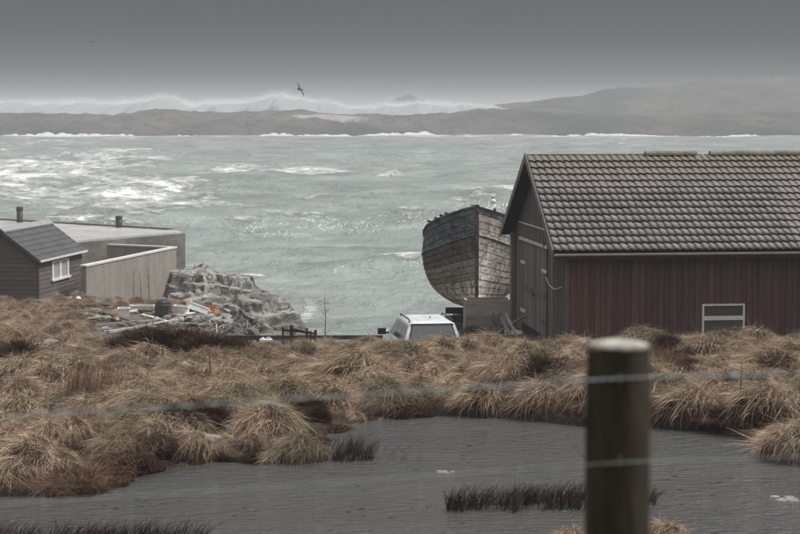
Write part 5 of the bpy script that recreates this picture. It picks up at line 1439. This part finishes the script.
# ------------------------------------------------------------------ foreground fence
FD = 3.1
pt = at(618, 346, FD)
fp = empty('fence_post', (pt.x, pt.y, gz(pt.x, pt.y))); tag(fp, 'round mossy wooden fence post with pale sawn top', 'fence post')
ph_ = pt.z - fp.location.z; prad = .0535
m_ = MB(); prof_p = []
nz, na = 26, 28
for i in range(nz):
    z_ = -.35 + (ph_ + .35) * i / (nz - 1)
    for k in range(na):
        a = 2 * math.pi * k / na
        r_ = prad * (1.05 - .05 * i / nz) * (1 + .022 * math.sin(3 * a + 1.3) + .018 * math.sin(7 * a + z_ * 3) + .012 * tk.uniform(-1, 1))
        if i == nz - 1: r_ *= .95
        m_.v.append((r_ * math.cos(a), r_ * math.sin(a), z_))
for i in range(nz - 1):
    for k in range(na): m_.f.append((i * na + k, i * na + (k + 1) % na, (i + 1) * na + (k + 1) % na, (i + 1) * na + k))
m_.build('shaft', M['post'], fp, True)
tm_ = MB(); tm_.lathe([(prad * .955, -.004), (prad * .93, .004), (prad * .5, .009), (prad * .1, .010)], (0, 0, ph_), 24, jit=.02); tm_.build('sawn_top', M['post_top'], fp, True)
for py in (379, 461.5):
    q = at(618, py, FD - prad - .006) - fp.location
    MB().tube([q + Vector((.003, .012, .006)), q + Vector((.003, -.004, .005)), q + Vector((.003, -.004, -.005)), q + Vector((.003, .012, -.006))], .0011, 5).build('staple', M['wire'], fp)
# strands: the top one barbed, the second the head wire of the stock netting
def strand(name, pts, label, r_=.0016, two=False):
    e = empty(name, at(*pts[len(pts) // 2])); ws = [at(a, b, c) - e.location for a, b, c in pts]
    if two:
        fine = []
        for a, b in zip(ws[:-1], ws[1:]):
            for i in range(24): fine.append(a.lerp(b, i / 24))
        for ph in (0, math.pi):
            MB().tube([p + Vector((0, math.cos(i * .9 + ph), math.sin(i * .9 + ph))) * .0011 for i, p in enumerate(fine)], .0011, 5).build('strand', M['wire'], e)
    else: MB().tube(ws, r_, 6).build('strand', M['wire'], e)
    tag(e, label, 'wire'); return e, ws
FN = FD - prad - .004
w1_, ws1 = strand('barbed_wire', [(-260, 430, 2.9), (0, 417, 2.96), (200, 405, 3.0), (400, 392.5, 3.02), (585, 380.5, FN), (652, 377, FN), (800, 373.5, 3.06), (1000, 372, 3.1)], 'upper barbed wire strand stapled across the fence post', two=True)
for px, py, D in ((60, 413.3, 2.975), (404, 392.3, 3.02), (735, 375, 3.055)):
    q = at(px, py, D) - w1_.location; b_ = MB()
    b_.tube([q + Vector((-.006, -.004, .014)), q + Vector((0, 0, 0)), q + Vector((.006, .004, -.014))], .0009, 5); b_.tube([q + Vector((.007, .004, .013)), q, q + Vector((-.005, -.004, -.013))], .0009, 5)
    b_.lathe([(.0024, -.005), (.0024, .005)], q, 6, Euler((0, R(90), 0)).to_matrix()); b_.build('barb', M['wire'], w1_)
nt_ = empty('stock_netting', (at(618, 462, FN))); tag(nt_, 'thin stock netting below the barbed wire on the fence post', 'netting')
hw_ = [(-260, 520, 2.9), (0, 504, 2.96), (200, 492, 3.0), (400, 478, 3.02), (585, 465, FN), (652, 461, FN), (800, 457, 3.06), (1000, 455, 3.1)]
for dz in (0, -.15, -.30, -.45, -.60):
    MB().tube([at(*p) - nt_.location + Vector((0, 0, dz)) for p in hw_], .0009 if dz else .0010, 6).build('line_wire', M['wire'], nt_)
for px in (-150, -54, 43, 130, 214, 318, 421, 520, 705, 796, 890):
    y_ = np.interp(px, [a for a, b, c in hw_], [b for a, b, c in hw_]); D = np.interp(px, [a for a, b, c in hw_], [c for a, b, c in hw_])
    q = at(px, y_, D - .004) - nt_.location; MB().tube([q + Vector((0, 0, .01)), q + Vector((.002, 0, -.3)), q + Vector((0, 0, -.6))], .0011, 5).build('stay_wire', M['wire'], nt_)

# ------------------------------------------------------------------ birds
def gull(loc, span, rot, label):
    e = empty('gull', loc, rot=rot)
    MB().lathe([(.01, -.5), (.05, -.36), (.11, -.1), (.12, .08), (.07, .26), (.055, .34), (.015, .42)], (0, 0, 0), 10, Euler((R(-90), 0, 0)).to_matrix()).build('body', M['gull'], e, True)
    for sd in (-1, 1):
        w = MB(); L = span / 2
        st_ = [(0.05, .16, -.12, .03), (.42 * L, .22, -.06, .12), (.75 * L, .08, -.14, .06), (L, -.22, -.26, -.06)]
        for x_, f_, b_, z_ in st_: w.v += [(sd * x_, f_, z_ + .012), (sd * x_, b_, z_), (sd * x_, (f_ + b_) / 2, z_ - .012)]
        for i in range(3):
            for k in range(3): w.f.append((i * 3 + k, i * 3 + (k + 1) % 3, i * 3 + 3 + (k + 1) % 3, i * 3 + 3 + k))
        w.f.append((0, 1, 2)); w.f.append((9, 11, 10)); w.build('wing', M['gull'], e, False)
    t_ = MB(); t_.quadbox([(-.03, -.44, -.01), (.03, -.44, -.01), (.09, -.66, -.01), (-.09, -.66, -.01), (-.03, -.44, .01), (.03, -.44, .01), (.09, -.66, .01), (-.09, -.66, .01)]); t_.build('tail', M['gull'], e)
    return tag(e, label, 'gull')
gull(at(299.5, 89, 150), 1.35, (R(10), R(58), R(35)), 'grey gull banking over the far spray')
gull(at(92, 41.5, 300), 1.2, (R(0), R(10), R(70)), 'tiny distant gull high at the left of the sky')
